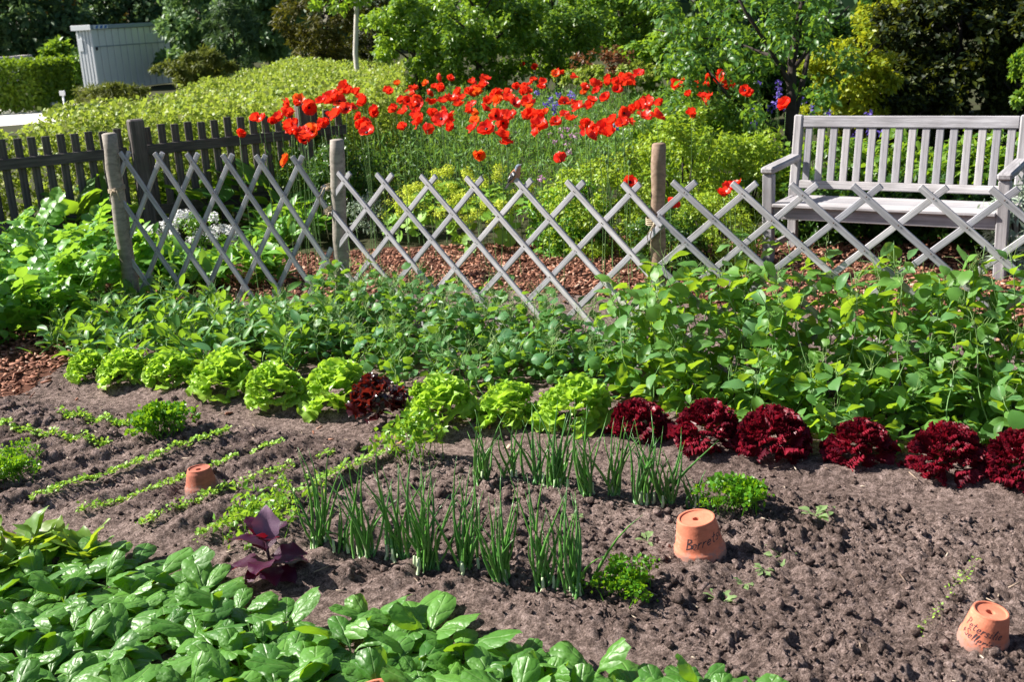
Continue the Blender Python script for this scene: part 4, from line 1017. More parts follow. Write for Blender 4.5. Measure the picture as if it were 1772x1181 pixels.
def along(A, B, t, off):
    e = (B - A); L = e.length; e = e / L; n = Vector((e.y, -e.x, 0)); n = n if n.y < 0 else -n
    p = A + e * (t * L) + n * off; return p.x, p.y
def pea_band(A, B, n, t0, t1, rows, meshes, label, where, group, seed, sc, lean, tend, nodes, long=False):
    for i in range(n):
        t = t0 + (t1 - t0) * (i + rp.uniform(-.3, .3)) / (n - 1); o0, o1, h0, h1, lb = rows[i % len(rows)]
        x, y = along(A, B, t, rp.uniform(o0, o1))
        near_post = min(1.0, .55 + math.hypot(x - FR.x, y - FR.y) / .55)
        pea_plant(x, y, rp.uniform(h0, h1) * near_post, meshes, nodes, label + ' ' + lb + ' ' + where[min(3, max(0, int(4 * i / n)))], group, seed + i, sc, lean, tend, long)
pea_band(at(215, 572), at(600, 618), 96, .0, 1.0, [(-.22, -.02, .15, .24, 'against the slats'), (-.02, .20, .14, .23, 'before the slats'), (.20, .48, .16, .26, 'behind the lettuces'), (.45, .72, .11, .19, 'touching the lettuces')], PL_L,
         'narrow leaved pea plant', ['near the leaning stake', 'right of that stake', 'left of the middle stake', 'by the middle stake'], 'narrow leaved peas under the left panel', 800, 1.1, .07, 1, 8, True)
pea_band(FM, FR, 96, 0.0, 1.0, [(-.05, .12, .31, .43, 'twining into the slats'), (.12, .26, .26, .36, 'in the middle of its band'), (.26, .40, .22, .32, 'at the front of its band'), (.38, .58, .13, .24, 'behind the lettuces')], PL_D,
         'round leaved pea plant', ['right of the middle stake', 'behind the dark oak leaf lettuce', 'under the bird', 'left of the brown stake'], 'peas under the middle panel', 900, 1.12, .07, 2, 10)
pea_band(FM, FR, 34, -.05, .80, [(.55, .70, .15, .24, 'low down'), (.66, .86, .11, .18, 'touching the lettuces')], PL_D,
         'short round leaved pea plant', ['left of the oak leaf one', 'behind the oak leaf one', 'behind the big green one', 'behind the last green ones'], 'short peas behind the lettuces', 1200, 1.0, .06, 1, 6)
pea_band(FR, FR2, 112, .02, 1.14, [(-.08, .10, .54, .74, 'climbing through the slats'), (.08, .24, .48, .64, 'in the middle of its band'), (.22, .40, .40, .56, 'at the front of its band'), (.38, .56, .16, .30, 'low down behind the red lettuces')], PL_R,
         'tall broad leaved pea plant', ['right of the brown stake', 'below the bench arm', 'under the bench middle', 'at the right edge'], 'tall peas on the right panel', 1000, 1.22, .10, 1, 11)

# ================================================================== LEFT GREEN MASS (lovage), RHUBARB, PERENNIALS
def compound(seed, L=.30, mat=None, nl=7, lw=.055):
    parts = [tube_vf([(0, 0, 0), (0, L * .5, .02), (0, L, 0)], [.004, .003, .0015], 5, cap=False)]; rnd = random.Random(seed)
    for k in range(nl):
        t = .42 + .58 * (k // 2) / max(1, nl // 2); side = 0 if k == nl - 1 else (1 if k % 2 else -1)
        V, F = leaf_grid(L * .40, lambda u: lw * (.25 + math.sin(u * math.pi) ** .7 * (1 + .35 * math.sin(u * 22))) * (1 - .25 * u) * (0.05 if u < .05 or u > .97 else 1), 7, 4, rnd.uniform(.1, .5), .2, 0, .008, 2, phase=k)
        a = side * R(58); ca, sa = math.cos(a), math.sin(a); el = rnd.uniform(-.3, .3)
        Rm = np.array([[ca, sa, 0], [-sa, ca, 0], [0, 0, 1]]) @ np.array([[1, 0, 0], [0, math.cos(el), -math.sin(el)], [0, math.sin(el), math.cos(el)]])
        parts.append((V @ Rm.T + np.array([0, L * min(1, t), .015]), F))
    V, F = join_parts(parts); return mesh_np('compound_leaf', V, F, mat, True)
CMP = [compound(i, .26, M['lovage'], 7, .036) for i in range(5)]
LOV = [(40, 585, .55, 'front lovage plant at the left edge, leaves reaching down to the bark'), (125, 565, .62, 'lovage plant nearest the leaning stake, leaves spilling on the bark'), (-20, 545, .62, 'tall lovage plant cut by the left edge'), (85, 525, .66, 'bushy lovage plant in the middle of the left clump'), (175, 520, .58, 'lovage plant right behind the leaning stake'), (20, 490, .62, 'lovage plant at the back of the left clump below the picket fence'), (150, 470, .48, 'lovage plant at the back right of the clump under the rhubarb'), (-80, 600, .60, 'lovage plant mostly outside the left edge')]
for i, (px, py, h, lb) in enumerate(LOV):
    g = at(px, py); root = empty('lovage', (g.x, g.y, 0)); tag(root, lb, 'lovage', 'lovage plants at the left edge'); rnd = random.Random(1000 + i)
    for k in range(46):
        a = rnd.uniform(0, 6.28); rr = .22 * math.sqrt(rnd.random()); z = rnd.uniform(.04, h) * (1 - .4 * rr / .22)
        inst('leaf', rnd.choice(CMP), root, leafM((rr * math.cos(a), rr * math.sin(a), max(.02, z - .08)), a - math.pi / 2 + rnd.uniform(-.6, .6), R(rnd.uniform(0, 62)), rnd.uniform(-.5, .5), rnd.uniform(.65, 1.05)))
BIG = []
for i in range(4):
    V, F = leaf_grid(1.0, lambda t: .012 if t < .40 else (.34 * math.sin(min(1, ((t - .40) / .60) ** .62) * math.pi) ** .7 + .01), 14, 8, .35 + .1 * i, .0, .15, .05, 1.8, .08, 3, phase=i)
    BIG.append(mesh_np('big_leaf', V, F, M['bigleaf'], True))
def bigplant(px, py, n, L, label, seed, name='rhubarb', cat='rhubarb', e0=25, e1=80, wide=.17):
    g = at(px, py); root = empty(name, (g.x, g.y, 0)); tag(root, label, cat, 'big leaved plants behind the trellis'); rnd = random.Random(seed)
    for k in range(n):
        inst('leaf', rnd.choice(BIG), root, leafM((rnd.gauss(0, wide), rnd.gauss(0, wide), .26 * rnd.random()), k * 2.4 + rnd.uniform(-.4, .4), R(rnd.uniform(e0, e1)), rnd.uniform(-.3, .3), L * rnd.uniform(.75, 1.15)))
bigplant(150, 430, 26, .44, 'big dark leaved rhubarb in front of the picket fence left of the leaning stake', 1)
bigplant(350, 385, 26, .40, 'rhubarb with broad sunlit leaves behind the left trellis panel', 2)
bigplant(440, 395, 26, .44, 'rhubarb with tall yellowish leaves behind the left panel, nearest the poppies', 3)
bigplant(265, 400, 20, .38, 'smaller rhubarb just right of the leaning stake', 4)
bigplant(395, 360, 24, .40, 'rhubarb at the back against the picket fence', 5)
PER = []
for i in range(4):
    rng = np.random.default_rng(60 + i); n = 26; T = np.stack([rng.normal(size=n) * .05, rng.normal(size=n) * .05, rng.random(n) * .12], 1)
    d = norm(np.stack([rng.normal(size=n), rng.normal(size=n), .6 + rng.random(n)], 1)); lv = leaf_grid(1.0, ov(.18, .5, .05), 4, 2, .35, .2)
    V, F = repeat(lv[0], lv[1], frames(d, rand_unit(n, rng) * .4 + np.array([0, 0, 1])), T, .10 + .06 * rng.random(n)); PER.append(mesh_np('leaf_tuft', V, F, M['perennial'], True))
def perennial(px, py, n, wide, h, label, seed, sc=1.0):
    g = at(px, py); root = empty('perennial', (g.x, g.y, gz(g.x, g.y))); tag(root, label, 'perennial', 'leafy perennials behind the left trellis panel'); rnd = random.Random(seed)
    for k in range(n):
        inst('leaf_tuft', rnd.choice(PER), root, leafM((rnd.gauss(0, wide), rnd.gauss(0, wide), h * rnd.random()), rnd.uniform(0, 6.28), rnd.uniform(-.3, .3), 0, sc * rnd.uniform(.7, 1.2)))
for i, (px, py, n, wd, h, lb) in enumerate([(295, 500, 9, .12, .12, 'leafy perennial low down beside the leaning stake'), (365, 505, 10, .13, .10, 'leafy perennial in the middle of the left panel above the peas'), (450, 500, 8, .11, .10, 'leafy perennial at the edge of the bark behind the left panel'), (325, 495, 5, .10, .02, 'leafy perennial in front of the white flower cushion'), (470, 445, 9, .14, .10, 'low perennial right of the white flower cushion'), (250, 470, 8, .10, .16, 'leafy perennial hidden behind the leaning stake'), (500, 405, 8, .13, .10, 'perennial behind the low ones, below the rhubarb'), (535, 415, 6, .12, .08, 'small perennial left of the middle stake')]):
    perennial(px, py, n, wd, h, lb, 1100 + i)
# white flowering cushion
def cushion(name, px, py, rad, label, cat, mat, n, size, seed, group=None, leafmat=None, tmpl=ROUND):
    g = at(px, py); rng = np.random.default_rng(seed); root = empty(name, (g.x, g.y, gz(g.x, g.y) if g.y < 8.4 else 0)); tag(root, label, cat, group)
    if leafmat:
        C, d = crown_clusters((0, 0, 0), rad, 40, rng, .2, .6); V, F = leafcloud(C, .25 * min(rad), n, size * 1.5, SMALL, rng, out=d, zmin=0); inst('foliage', mesh_np('foliage', V, F, leafmat), root)
    C, d = crown_clusters((0, 0, .02), rad, 60, rng, .25, .9); C = C[C[:, 2] > .02]; V, F = leafcloud(C, .22 * min(rad), n, size, tmpl, rng, upbias=1.3, zmin=.01); inst('blossom', mesh_np('blossom', V, F, mat), root)
cushion('candytuft', 338, 447, (.38, .22, .36), 'dense white flowering cushion behind the left trellis panel', 'candytuft', M['white_petal'], 2600, .020, 1, None, M['perennial'])
cushion('candytuft', 462, 440, (.12, .10, .10), 'small white flowered tuft right of the dense white cushion', 'candytuft', M['white_petal'], 110, .018, 2, None, M['perennial'])
cushion('pink_flower_tuft', 292, 425, (.14, .12, .12), 'pale mauve flowered tuft left of the dense white cushion', 'flower tuft', M['pink_petal'], 130, .014, 3, None, M['perennial'])

# lady's mantle
def fan_leaf():
    V = [(0, 0, 0)]; F = []; n = 16
    for r_, z in ((.45, .02), (1.0, .16)):
        for k in range(n + 1):
            a = R(-150 + 300 * k / n); sc = r_ * (1 + (.07 * math.cos(k * math.pi) if r_ == 1 else 0)); V.append((sc * math.sin(a), sc * math.cos(a) , z * (1 + .5 * math.cos(k * math.pi))))
    for k in range(n):
        F.append((0, 1 + k, 2 + k, 2 + k)); F.append((1 + k, n + 2 + k, n + 3 + k, 2 + k))
    me = bpy.data.meshes.new('mantle_leaf'); me.from_pydata(V, [], [f if f[2] != f[3] else f[:3] for f in F]); me.materials.append(M['mantle'])
    for p in me.polygons: p.use_smooth = True
    return me
FAN = fan_leaf()
def mantle(px, py, rad, n, nf, label, seed):
    g = at(px, py); root = empty('ladys_mantle', (g.x, g.y, gz(g.x, g.y))); tag(root, label, "lady's mantle", "lady's mantle plants behind the trellis"); rnd = random.Random(seed); rng = np.random.default_rng(seed)
    for k in range(n):
        a = rnd.uniform(0, 6.28); el = rnd.uniform(0, 1.45); d = Vector((math.cos(a) * math.cos(el), math.sin(a) * math.cos(el), math.sin(el)))
        p = Vector((d.x * rad[0], d.y * rad[1], d.z * rad[2] * .85 + .02)) * rnd.uniform(.85, 1.02)
        nrm = (d + Vector((0, 0, .5)) + Vector((rnd.gauss(0, .3), rnd.gauss(0, .3), 0))).normalized(); q = nrm.to_track_quat('Z', 'Y').to_matrix().to_4x4()
        inst('leaf', FAN, root, Matrix.Translation(p) @ q @ Matrix.Rotation(rnd.uniform(0, 6.28), 4, 'Z') @ Matrix.Diagonal((*([rnd.uniform(.038, .062)] * 3), 1)))
    C, d = crown_clusters((0, 0, .05), np.array(rad) * 1.05, 70, rng, .2, .92); C = C[C[:, 2] > rad[2] * .35]
    V, F = leafcloud(C, .05, nf, .014, ROUND, rng, upbias=1.0); o = inst('flower_froth', mesh_np('flower_froth', V, F, M['mantle_flower']), root); o['kind'] = 'stuff'
mantle(770, 422, (.40, .30, .48), 90, 4200, "lime yellow flowering lady's mantle mound at the left behind the middle panel", 1)
mantle(865, 434, (.40, .30, .48), 90, 4200, "lime yellow flowering lady's mantle mound right below the perched bird", 2)
mantle(715, 405, (.24, .22, .28), 40, 900, "small lady's mantle at the left foot of the flowering mounds", 3)

# ------------------------------------------------------------------ shrubs behind the trellis
def shrub(name, px, py, rad, mat, n, size, label, cat, group, seed, k=70, tmpl=SMALL, crad=.28, shell=.6, lump=.3, stems=True, stemmat=None, **kw):
    g = at(px, py); root = empty(name, (g.x, g.y, 0)); tag(root, label, cat, group)
    crown('crown', root, mat, (0, 0, rad[2] * .55), (rad[0], rad[1], rad[2] * .55), k, n, size, tmpl, seed, crad, shell, lump, .03, **kw)
    if stems:
        rnd = random.Random(seed); paths = []
        for q in range(5):
            a = rnd.uniform(0, 6.28); paths.append(([(0.02 * math.cos(a), .02 * math.sin(a), -.02), (rad[0] * .25 * math.cos(a), rad[1] * .25 * math.sin(a), rad[2] * .35), (rad[0] * .5 * math.cos(a), rad[1] * .5 * math.sin(a), rad[2] * .75)], [.010, .008, .004]))
        inst('stem', tube_mesh('stem', paths, stemmat or M['bark'], 5), root)
    return root
SG = 'low shrubs behind the trellis'
shrub('boxwood', 1238, 470, (.26, .26, .48), M['lime_shrub'], 5200, .026, 'rounded lime tipped boxwood left of the bench leg', 'shrub', SG, 1, 60, lump=.1, shell=.75)
shrub('boxwood', 1160, 480, (.24, .22, .40), M['box_shrub'], 3600, .030, 'dark boxwood behind the brown stake', 'shrub', SG, 2)
shrub('euonymus', 1060, 448, (.40, .30, .66), M['lime_shrub'], 5200, .034, 'yellow green euonymus left of the brown stake', 'shrub', SG, 3)
shrub('euonymus', 985, 440, (.30, .28, .44), M['perennial'], 3400, .045, 'green leafy shrub between the lady\'s mantle and the euonymus', 'shrub', SG, 4)
shrub('euonymus', 1180, 410, (.46, .36, .84), M['lime_shrub'], 6500, .040, 'taller lime green euonymus behind the boxwoods', 'shrub', SG, 5)
shrub('euonymus', 1290, 400, (.40, .36, .66), M['lime_shrub'], 5500, .040, 'lime green euonymus just left of the bench', 'shrub', SG, 6)
shrub('boxwood', 612, 395, (.28, .26, .74), M['box_shrub'], 5200, .040, 'dark green rounded bush behind the middle stake', 'shrub', SG, 7)
shrub('boxwood', 540, 375, (.28, .26, .62), M['mid_shrub'], 4200, .045, 'dark green bush between the rhubarb and the middle stake', 'shrub', SG, 8)
shrub('lavender', 648, 405, (.17, .15, .32), M['silver'], 1200, .035, 'small grey green lavender right of the middle stake', 'shrub', SG, 9, tmpl=NARROW)
shrub('santolina', 1762, 480, (.20, .20, .55), M['silver'], 1800, .060, 'silver leaved plant at the right edge beside the bench', 'shrub', None, 10, tmpl=NARROW)
shrub('boxwood', 1215, 350, (.58, .45, .90), M['mid_shrub'], 6500, .05, 'green shrub mound behind the limes left of the bench', 'shrub', SG, 11)
# plants behind the bench
for i, (px, py, lb) in enumerate([(1440, 395, 'leafy plant seen through the left end of the bench back'), (1560, 400, 'leafy plant seen through the middle of the bench back'), (1680, 405, 'leafy plant seen through the right part of the bench back'), (1790, 410, 'leafy plant behind the right end of the bench')]):
    shrub('leafy_plant', px, py, (.42, .34, .64), M['mid_shrub'], 2600, .075, lb, 'leafy plant', 'leafy plants behind the bench', 20 + i, crad=.3)

for i, (u, v, lb) in enumerate([(.15, .95, 'dark evergreen bush behind the left end under the bench seat'), (.75, 1.0, 'dark evergreen bush behind the middle under the bench seat'), (1.35, .95, 'dark evergreen bush behind the right end under the bench seat'), (1.9, .8, 'dark evergreen bush right of the bench')]):
    p = BO + Vector((math.cos(BA) * u - math.sin(BA) * v, math.sin(BA) * u + math.cos(BA) * v, 0)); root = empty('evergreen_bush', p); tag(root, lb, 'bush', 'evergreen bushes under the bench')
    crown('crown', root, M['box_shrub'], (0, 0, .24), (.48, .36, .26), 60, 3800, .06, SMALL, 130 + i, .3, .6, .2, .02)
# ================================================================== POPPIES
def poppy_foliage():
    rng = np.random.default_rng(8)
    poly = pxpoly([(470, 300), (620, 297), (700, 308), (900, 306), (1010, 318), (1150, 280), (1300, 230), (1330, 190), (1120, 165), (800, 165), (640, 188), (520, 225), (470, 262)], .45)
    xs_ = [p[0] for p in poly]; ys_ = [p[1] for p in poly]; n = 60000
    x = rng.uniform(min(xs_), max(xs_), n); y = rng.uniform(min(ys_), max(ys_), n); k = inpoly(x, y, poly); x, y = x[k], y[k]; n = len(x)
    top = .60 + .5 * fbm(x * 1.6, y * 1.6, 3, 3)
    z = top * rng.random(n) ** .55
    nrm = norm(rng.normal(size=(n, 3)) * .8 + np.array([0, 0, .6])); d = norm(np.cross(nrm, rng.normal(size=(n, 3))) + np.array([0, 0, .55]))
    S = .035 + .06 * rng.random(n)
    V, F = repeat(NARROW[0] * np.array([1.0, 1, 1]), NARROW[1], frames(d, nrm), np.stack([x, y, z], 1), S)
    tag(inst('poppy_foliage', mesh_np('poppy_foliage', V, F, M['poppy_leaf'])), 'ferny grey green foliage massed under the red poppies', 'foliage', kind='stuff')
poppy_foliage()
C2 = [(1025,345),(585,410),(465,432),(760,425),(760,450),(1000,430),(1060,430),(925,455),(880,485),(970,480),(475,485),(540,468),(640,480),(690,490),(725,490),(270,475),(380,485),(70,480),(110,485),(20,520),(160,525),(85,555),(345,520),(310,570),(400,550),(490,530),(560,525),(590,520),(575,565),(700,545),(790,535),(840,520),(910,535),(960,545),(1010,545),(130,605),(210,577),(125,655),(165,685),(350,665),(430,605),(500,600),(440,630),(510,635),(545,650),(610,650),(705,595),(710,660),(715,630),(850,705),(875,738),(735,793),(820,598),(870,595),(905,595),(960,610),(1000,600),(1040,650),(1080,583),(1125,630),(1205,615),(1245,558),(1155,830),(1265,460),(1320,445),(1275,485),(1390,510),(1345,440),(1400,430),(1440,430),(1490,410),(1500,435),(1550,380),(1170,530),(1590,525),(1665,540),(1640,600),(1560,560),(1500,585),(1530,570),(1470,640),(1385,660),(1345,685),(1310,680),(1400,700),(1740,435),(1505,935),(1715,1060),(1130,385),(1160,380)]
C1 = [(1225,700),(1345,610),(1480,545),(1430,605),(1480,600),(1500,650),(1490,690),(1555,720),(1600,680),(1640,660),(1685,600),(1580,550),(1650,525),(1720,520),(1750,480),(1470,825)]
C3 = [(150,410),(110,465),(140,450),(210,430),(300,432),(235,1005),(265,970),(295,960),(75,590),(5,435),(555,540),(140,500),(350,465)]
POP = [(580 + a / 2.953, b_ / 2.953) for a, b_ in C2] + [(a / 2.953, b_ / 2.953) for a, b_ in C1] + [(1172 + a / 2.953, b_ / 2.953) for a, b_ in C3]
SPECIAL = {(1155, 830): 'single nodding red poppy right of the perched bird', (1505, 935): 'red poppy just above the top of the middle trellis panel near the brown stake', (1715, 1060): 'red poppy low down right of the brown stake', (735, 793): 'low red poppy in front of the drift, left of the bird', (850, 705): 'wide drooping red poppy in the front centre of the drift', (875, 738): 'small red poppy hanging right under the wide drooping one', (1025, 345): 'topmost single red poppy standing above the drift', (585, 410): 'red poppy apart at the back left of the drift', (1245, 558): 'bowl shaped red poppy beside the blue columbines', (1390, 510): 'red poppy facing forward below the right hand cluster', (1550, 380): 'rightmost red poppy of the high cluster in the back', (350, 665): 'red poppy alone on the left between two clusters', (1640, 600): 'small red poppy at the right edge of the drift', (1205, 615): 'large cupped red poppy above the pink alliums', (705, 595): 'orange red poppy in the middle of the drift',
 ('1', 1225, 700): 'red poppy with a black eye alone in front of the picket fence', ('1', 1470, 825): 'low red poppy touching the top of the left trellis panel', ('3', 235, 1005): 'red poppy above the trellis in front of the boxwood', ('3', 265, 970): 'red poppy right behind the one in front of the boxwood', ('3', 295, 960): 'red poppy at the tip of a right panel slat', ('3', 555, 540): 'single red poppy beside the plum trunk', ('3', 300, 432): 'small red poppy between the plum leaves'}
_pr = random.Random(4)
for _p in list(POP):
    if _p[1] < 235 and _pr.random() < .95: POP.append((_p[0] + _pr.uniform(-26, 26), _p[1] + _pr.uniform(-14, 14)))
SPX = {}
for k_, v_ in SPECIAL.items():
    if k_[0] == '1': SPX[(k_[1] / 2.953, k_[2] / 2.953)] = v_
    elif k_[0] == '3': SPX[(1172 + k_[1] / 2.953, k_[2] / 2.953)] = v_
    else: SPX[(580 + k_[0] / 2.953, k_[1] / 2.953)] = v_
PTM = []
for i in range(4):
    V, F = leaf_grid(.060, lambda t: max(.007, .041 * math.sqrt(max(0, 1 - ((t - .58) / .50) ** 2))), 7, 6, -.40 + .22 * i, 0, -.35, .006, 1.3, .04, 2, phase=i * 1.1)
    V[:, 1] += .003 * np.sin(V[:, 0] * 190 + i) * (V[:, 1] > .045)
    PTM.append((V, F))
PT = [mesh_np('petal', V, F, M['petal'], True) for V, F in PTM]; PTO = [mesh_np('petal_orange', V, F, M['petal_orange'], True) for V, F in PTM]
PCT = lathe_mesh('seed_pod', [(.001, 0), (.006, .002), (.010, .010), (.011, .014), (.001, .016)], M['black'], 10)
BUD = lathe_mesh('bud', [(.001, -.012), (.008, -.006), (.010, .002), (.007, .011), (.001, .016)], M['poppy_stem'], 8)
rpo = random.Random(12)
def stem_mesh(p0, p1, r_=.0022):
    p0 = Vector(p0); p1 = Vector(p1); mid = p0.lerp(p1, .55) + Vector((rpo.gauss(0, .015), rpo.gauss(0, .015), 0))
    return tube_mesh('stem', [([p0, p0.lerp(mid, .5), mid, mid.lerp(p1, .6), p1], [r_ * 1.15, r_ * 1.1, r_, r_ * .9, r_ * .8])], M['poppy_stem'], 5)
for i, (px, py) in enumerate(POP):
    z = rpo.uniform(.86, .98) if py < 250 else rpo.uniform(.74, .84)
    if px < 700 and py < 250: z = rpo.uniform(1.0, 1.06)
    if py > 300: z = .60
    p = at(px, py, z); dpt = (p - Vector((0, 0, CAMH))).length
    if py > 300 and px < 1150: z = .66; p = at(px, py, z)
    root = empty('poppy', (p.x + rpo.gauss(0, .03), p.y + rpo.gauss(0, .03), 0))
    lb = SPX.get((px, py)) or ('red poppy ' + ('at the back ' if py < 165 else 'in the middle rows ' if py < 200 else 'at the front ') + ('over the left end of the picket fence posts' if px < 560 else 'of the left cluster over the picket fence' if px < 640 else 'just right of the left cluster' if px < 720 else 'in the left centre of the drift' if px < 800 else 'in the centre of the drift' if px < 880 else 'straight above the bird' if px < 950 else 'near the blue columbines' if px < 1020 else 'of the right hand end' if px < 1130 else 'under the plum branches'))
    tag(root, lb, 'poppy', 'red poppies in the border')
    top = p - Vector(root.location); 
    inst('stem', stem_mesh((0, 0, 0), top), root)
    orange = (abs(px - (580 + 705 / 2.953)) < 1 and abs(py - 595 / 2.953) < 1) or rpo.random() < .07
    tx, ty = rpo.gauss(-.15, .45), rpo.gauss(.35, .45)          # tilt of the bowl (x: towards viewer)
    openn = rpo.uniform(.15, .95); Q = Matrix.Translation(top) @ Matrix.Rotation(ty, 4, 'X') @ Matrix.Rotation(tx, 4, 'Y'); s = rpo.uniform(.74, 1.12) * (1.15 if dpt > 10 else 1) * (.85 if py > 285 else 1)
    for k in range(6):
        inner = k >= 3
        inst('petal', rpo.choice(PTO if orange else PT), root, Q @ leafM((0, 0, .003 if inner else 0), k * 2.094 + (1.05 if inner else 0) + rpo.uniform(-.15, .15), openn + (.25 if inner else 0) + rpo.uniform(-.1, .1), rpo.uniform(-.1, .1), s))
    inst('seed_pod', PCT, root, Q)
# buds rising between the flowers
for i in range(46):
    px, py = rpo.uniform(500, 1130), rpo.uniform(190, 285); z = rpo.uniform(.6, .85); p = at(px, py, z)
    root = empty('poppy_bud', (p.x + rpo.gauss(0, .03), p.y, 0)); tag(root, 'green hairy poppy bud on a bare stalk among the red poppies', 'poppy bud', 'poppy buds in the border')
    top = p - Vector(root.location); inst('stem', stem_mesh((0, 0, 0), top, .0024), root)
    inst('bud', BUD, root, Matrix.Translation(top) @ Matrix.Rotation(rpo.uniform(-.9, .9), 4, 'X') @ Matrix.Scale(1.25, 4))
# alliums / pink flowers and blue columbines
def ball_flower(px, py, z, mat, rad, n, size, name, label, cat, group, seed):
    p = at(px, py, z); root = empty(name, (p.x, p.y, 0)); tag(root, label, cat, group); rng = np.random.default_rng(seed)
    V, F = leafcloud(np.array([[0, 0, z]]), rad, n, size, SMALL, rng, upbias=.2, outbias=1.2); inst('flower', mesh_np('flower', V, F, mat), root)
    inst('stem', stem_mesh((0, 0, 0), (0, 0, z), .002), root)
for i, (a, b_) in enumerate([(1155, 665), (1165, 695), (1225, 650), (1265, 655), (1185, 735), (1235, 700), (1105, 690), (1130, 720), (1210, 690), (1250, 690), (920, 670), (1195, 775), (1050, 910), (1180, 660), (1290, 645)]):
    lb = 'small pink flower head apart, left of the pink group' if i == 10 else 'low pink flower head just above the right trellis slats' if i == 12 else 'pink flower head in the loose group in front of the poppies'
    ball_flower(580 + a / 2.953, b_ / 2.953, .62, M['pink_petal'], .024, 22, .022, 'pink_flower', lb, 'pink flower', 'pink flower heads in the border', i)
for i, (px, py) in enumerate([(580 + a / 2.953, b_ / 2.953) for a, b_ in [(1035, 470), (1140, 485), (1205, 480), (1100, 510), (1080, 540), (1125, 535), (1120, 560), (1215, 495), (1425, 650)]] + [(1172 + a / 2.953, b_ / 2.953) for a, b_ in [(375, 455), (415, 425), (515, 420), (520, 455), (515, 490), (475, 550), (650, 510), (705, 530), (770, 570), (690, 595), (560, 545), (400, 555), (395, 640), (505, 525), (690, 550), (980, 580), (915, 690), (1045, 680), (990, 665)]]):
    z = .8 if px < 1180 else (.72 if px < 1400 else .62)
    lb = 'blue columbine flower in the patch among the right hand poppies' if px < 1180 else ('blue columbine flower under the plum tree left of the bench' if px < 1400 else 'blue columbine flower behind the bench back')
    ball_flower(px, py, z, M['blue_petal'], .030, 20, .032, 'columbine', lb, 'columbine', 'blue columbines in the border', 50 + i)

# ================================================================== HEDGE FIELD behind the picket fence
def hedge_field():
    rng = np.random.default_rng(9)
    poly = pxpoly([(-500, 300), (-150, 262), (0, 243), (215, 222), (460, 197), (640, 182), (720, 165), (700, 112), (500, 108), (440, 122), (300, 158), (180, 176), (90, 203), (0, 230), (-300, 262)], 1.0)
    front = pxpoly([(-500, 300), (-150, 262), (0, 243), (215, 222), (460, 197), (640, 182), (720, 165)], .95)
    poly[:7] = [(x - .17, y + .36) for x, y in front]
    xs_ = [p[0] for p in poly]; ys_ = [p[1] for p in poly]; n = 165000
    x = rng.uniform(min(xs_), max(xs_), n); y = rng.uniform(min(ys_), max(ys_), n); k = inpoly(x, y, poly); x, y = x[k], y[k]; n = len(x)
    top = .97 + .34 * fbm(x * .9, y * .9, 3, 3) + .30 * fbm(x * 4, y * 4, 13, 2) + .12 * fbm(x * 12, y * 12, 23, 2)
    z = top - .95 * rng.random(n) ** 2.6
    nrm = norm(rng.normal(size=(n, 3)) * .9 + np.array([-.1, -.1, .7])); d = norm(np.cross(nrm, rng.normal(size=(n, 3))))
    fx, fy, fz = [], [], []
    for (ax, ay), (bx, by) in zip(poly[1:6], poly[2:7]):
        q = 2600; t = rng.random(q); fx.append(ax + (bx - ax) * t + rng.normal(size=q) * .07); fy.append(ay + (by - ay) * t + rng.normal(size=q) * .07); fz.append(.02 + .95 * rng.random(q))
    x = np.concatenate([x] + fx); y = np.concatenate([y] + fy); z = np.concatenate([z] + fz); n = len(x)
    nrm = norm(rng.normal(size=(n, 3)) * .9 + np.array([-.1, -.1, .7])); d = norm(np.cross(nrm, rng.normal(size=(n, 3))))
    V, F = repeat(ROUND[0], ROUND[1], frames(d, nrm), np.stack([x, y, z], 1), .027 + .032 * rng.random(n))
    tag(inst('shrub_hedge', mesh_np('shrub_hedge', V, F, M['hedge'])), 'broad knee high mass of yellow green shrubs behind the picket fence', 'shrub hedge', kind='stuff')
    return n
NH = hedge_field()

# ================================================================== TREES AND BIG SHRUBS
def tree(name, px, py, depth, rpx, rpy, mat, n, size, label, group, seed, k=90, tmpl=SMALL, crad=.26, shell=.45, lump=.35, trunk=True, bark=None, deep=.8, ground=True, cat='tree', **kw):
    """crown centred on photo pixel at a distance; radii in photo pixels"""
    c = atd(px, py, depth); s = depth / FPX; rx, rz = rpx * s, rpy * s
    root = empty(name, (c.x, c.y, 0)); tag(root, label, cat, group)
    crown('crown', root, mat, (0, 0, c.z), (rx, rx * deep, rz), k, n, size, tmpl, seed, crad, shell, lump, .05, **kw)
    if trunk:
        rnd = random.Random(seed); paths = [([(0, 0, -.1), (.03, 0, c.z * .35), (rnd.gauss(0, .05), rnd.gauss(0, .05), max(.2, c.z * .75)), (0, 0, c.z + rz * .5)], [.05 * rx + .02, .045 * rx + .015, .035 * rx + .01, .01])]
        for q in range(7):
            a = rnd.uniform(0, 6.28); z0 = max(.15, c.z - rz * .6 + rz * .15 * q)
            paths.append(([(0, 0, z0), (rx * .35 * math.cos(a), rx * .3 * math.sin(a), z0 + rz * .25), (rx * .75 * math.cos(a), rx * .6 * math.sin(a), z0 + rz * .5)], [.02 * rx + .006, .015 * rx + .004, .004]))
        inst('trunk', tube_mesh('trunk', paths, bark or M['bark'], 7), root)
    return root
TG = 'trees and big shrubs closing the background'
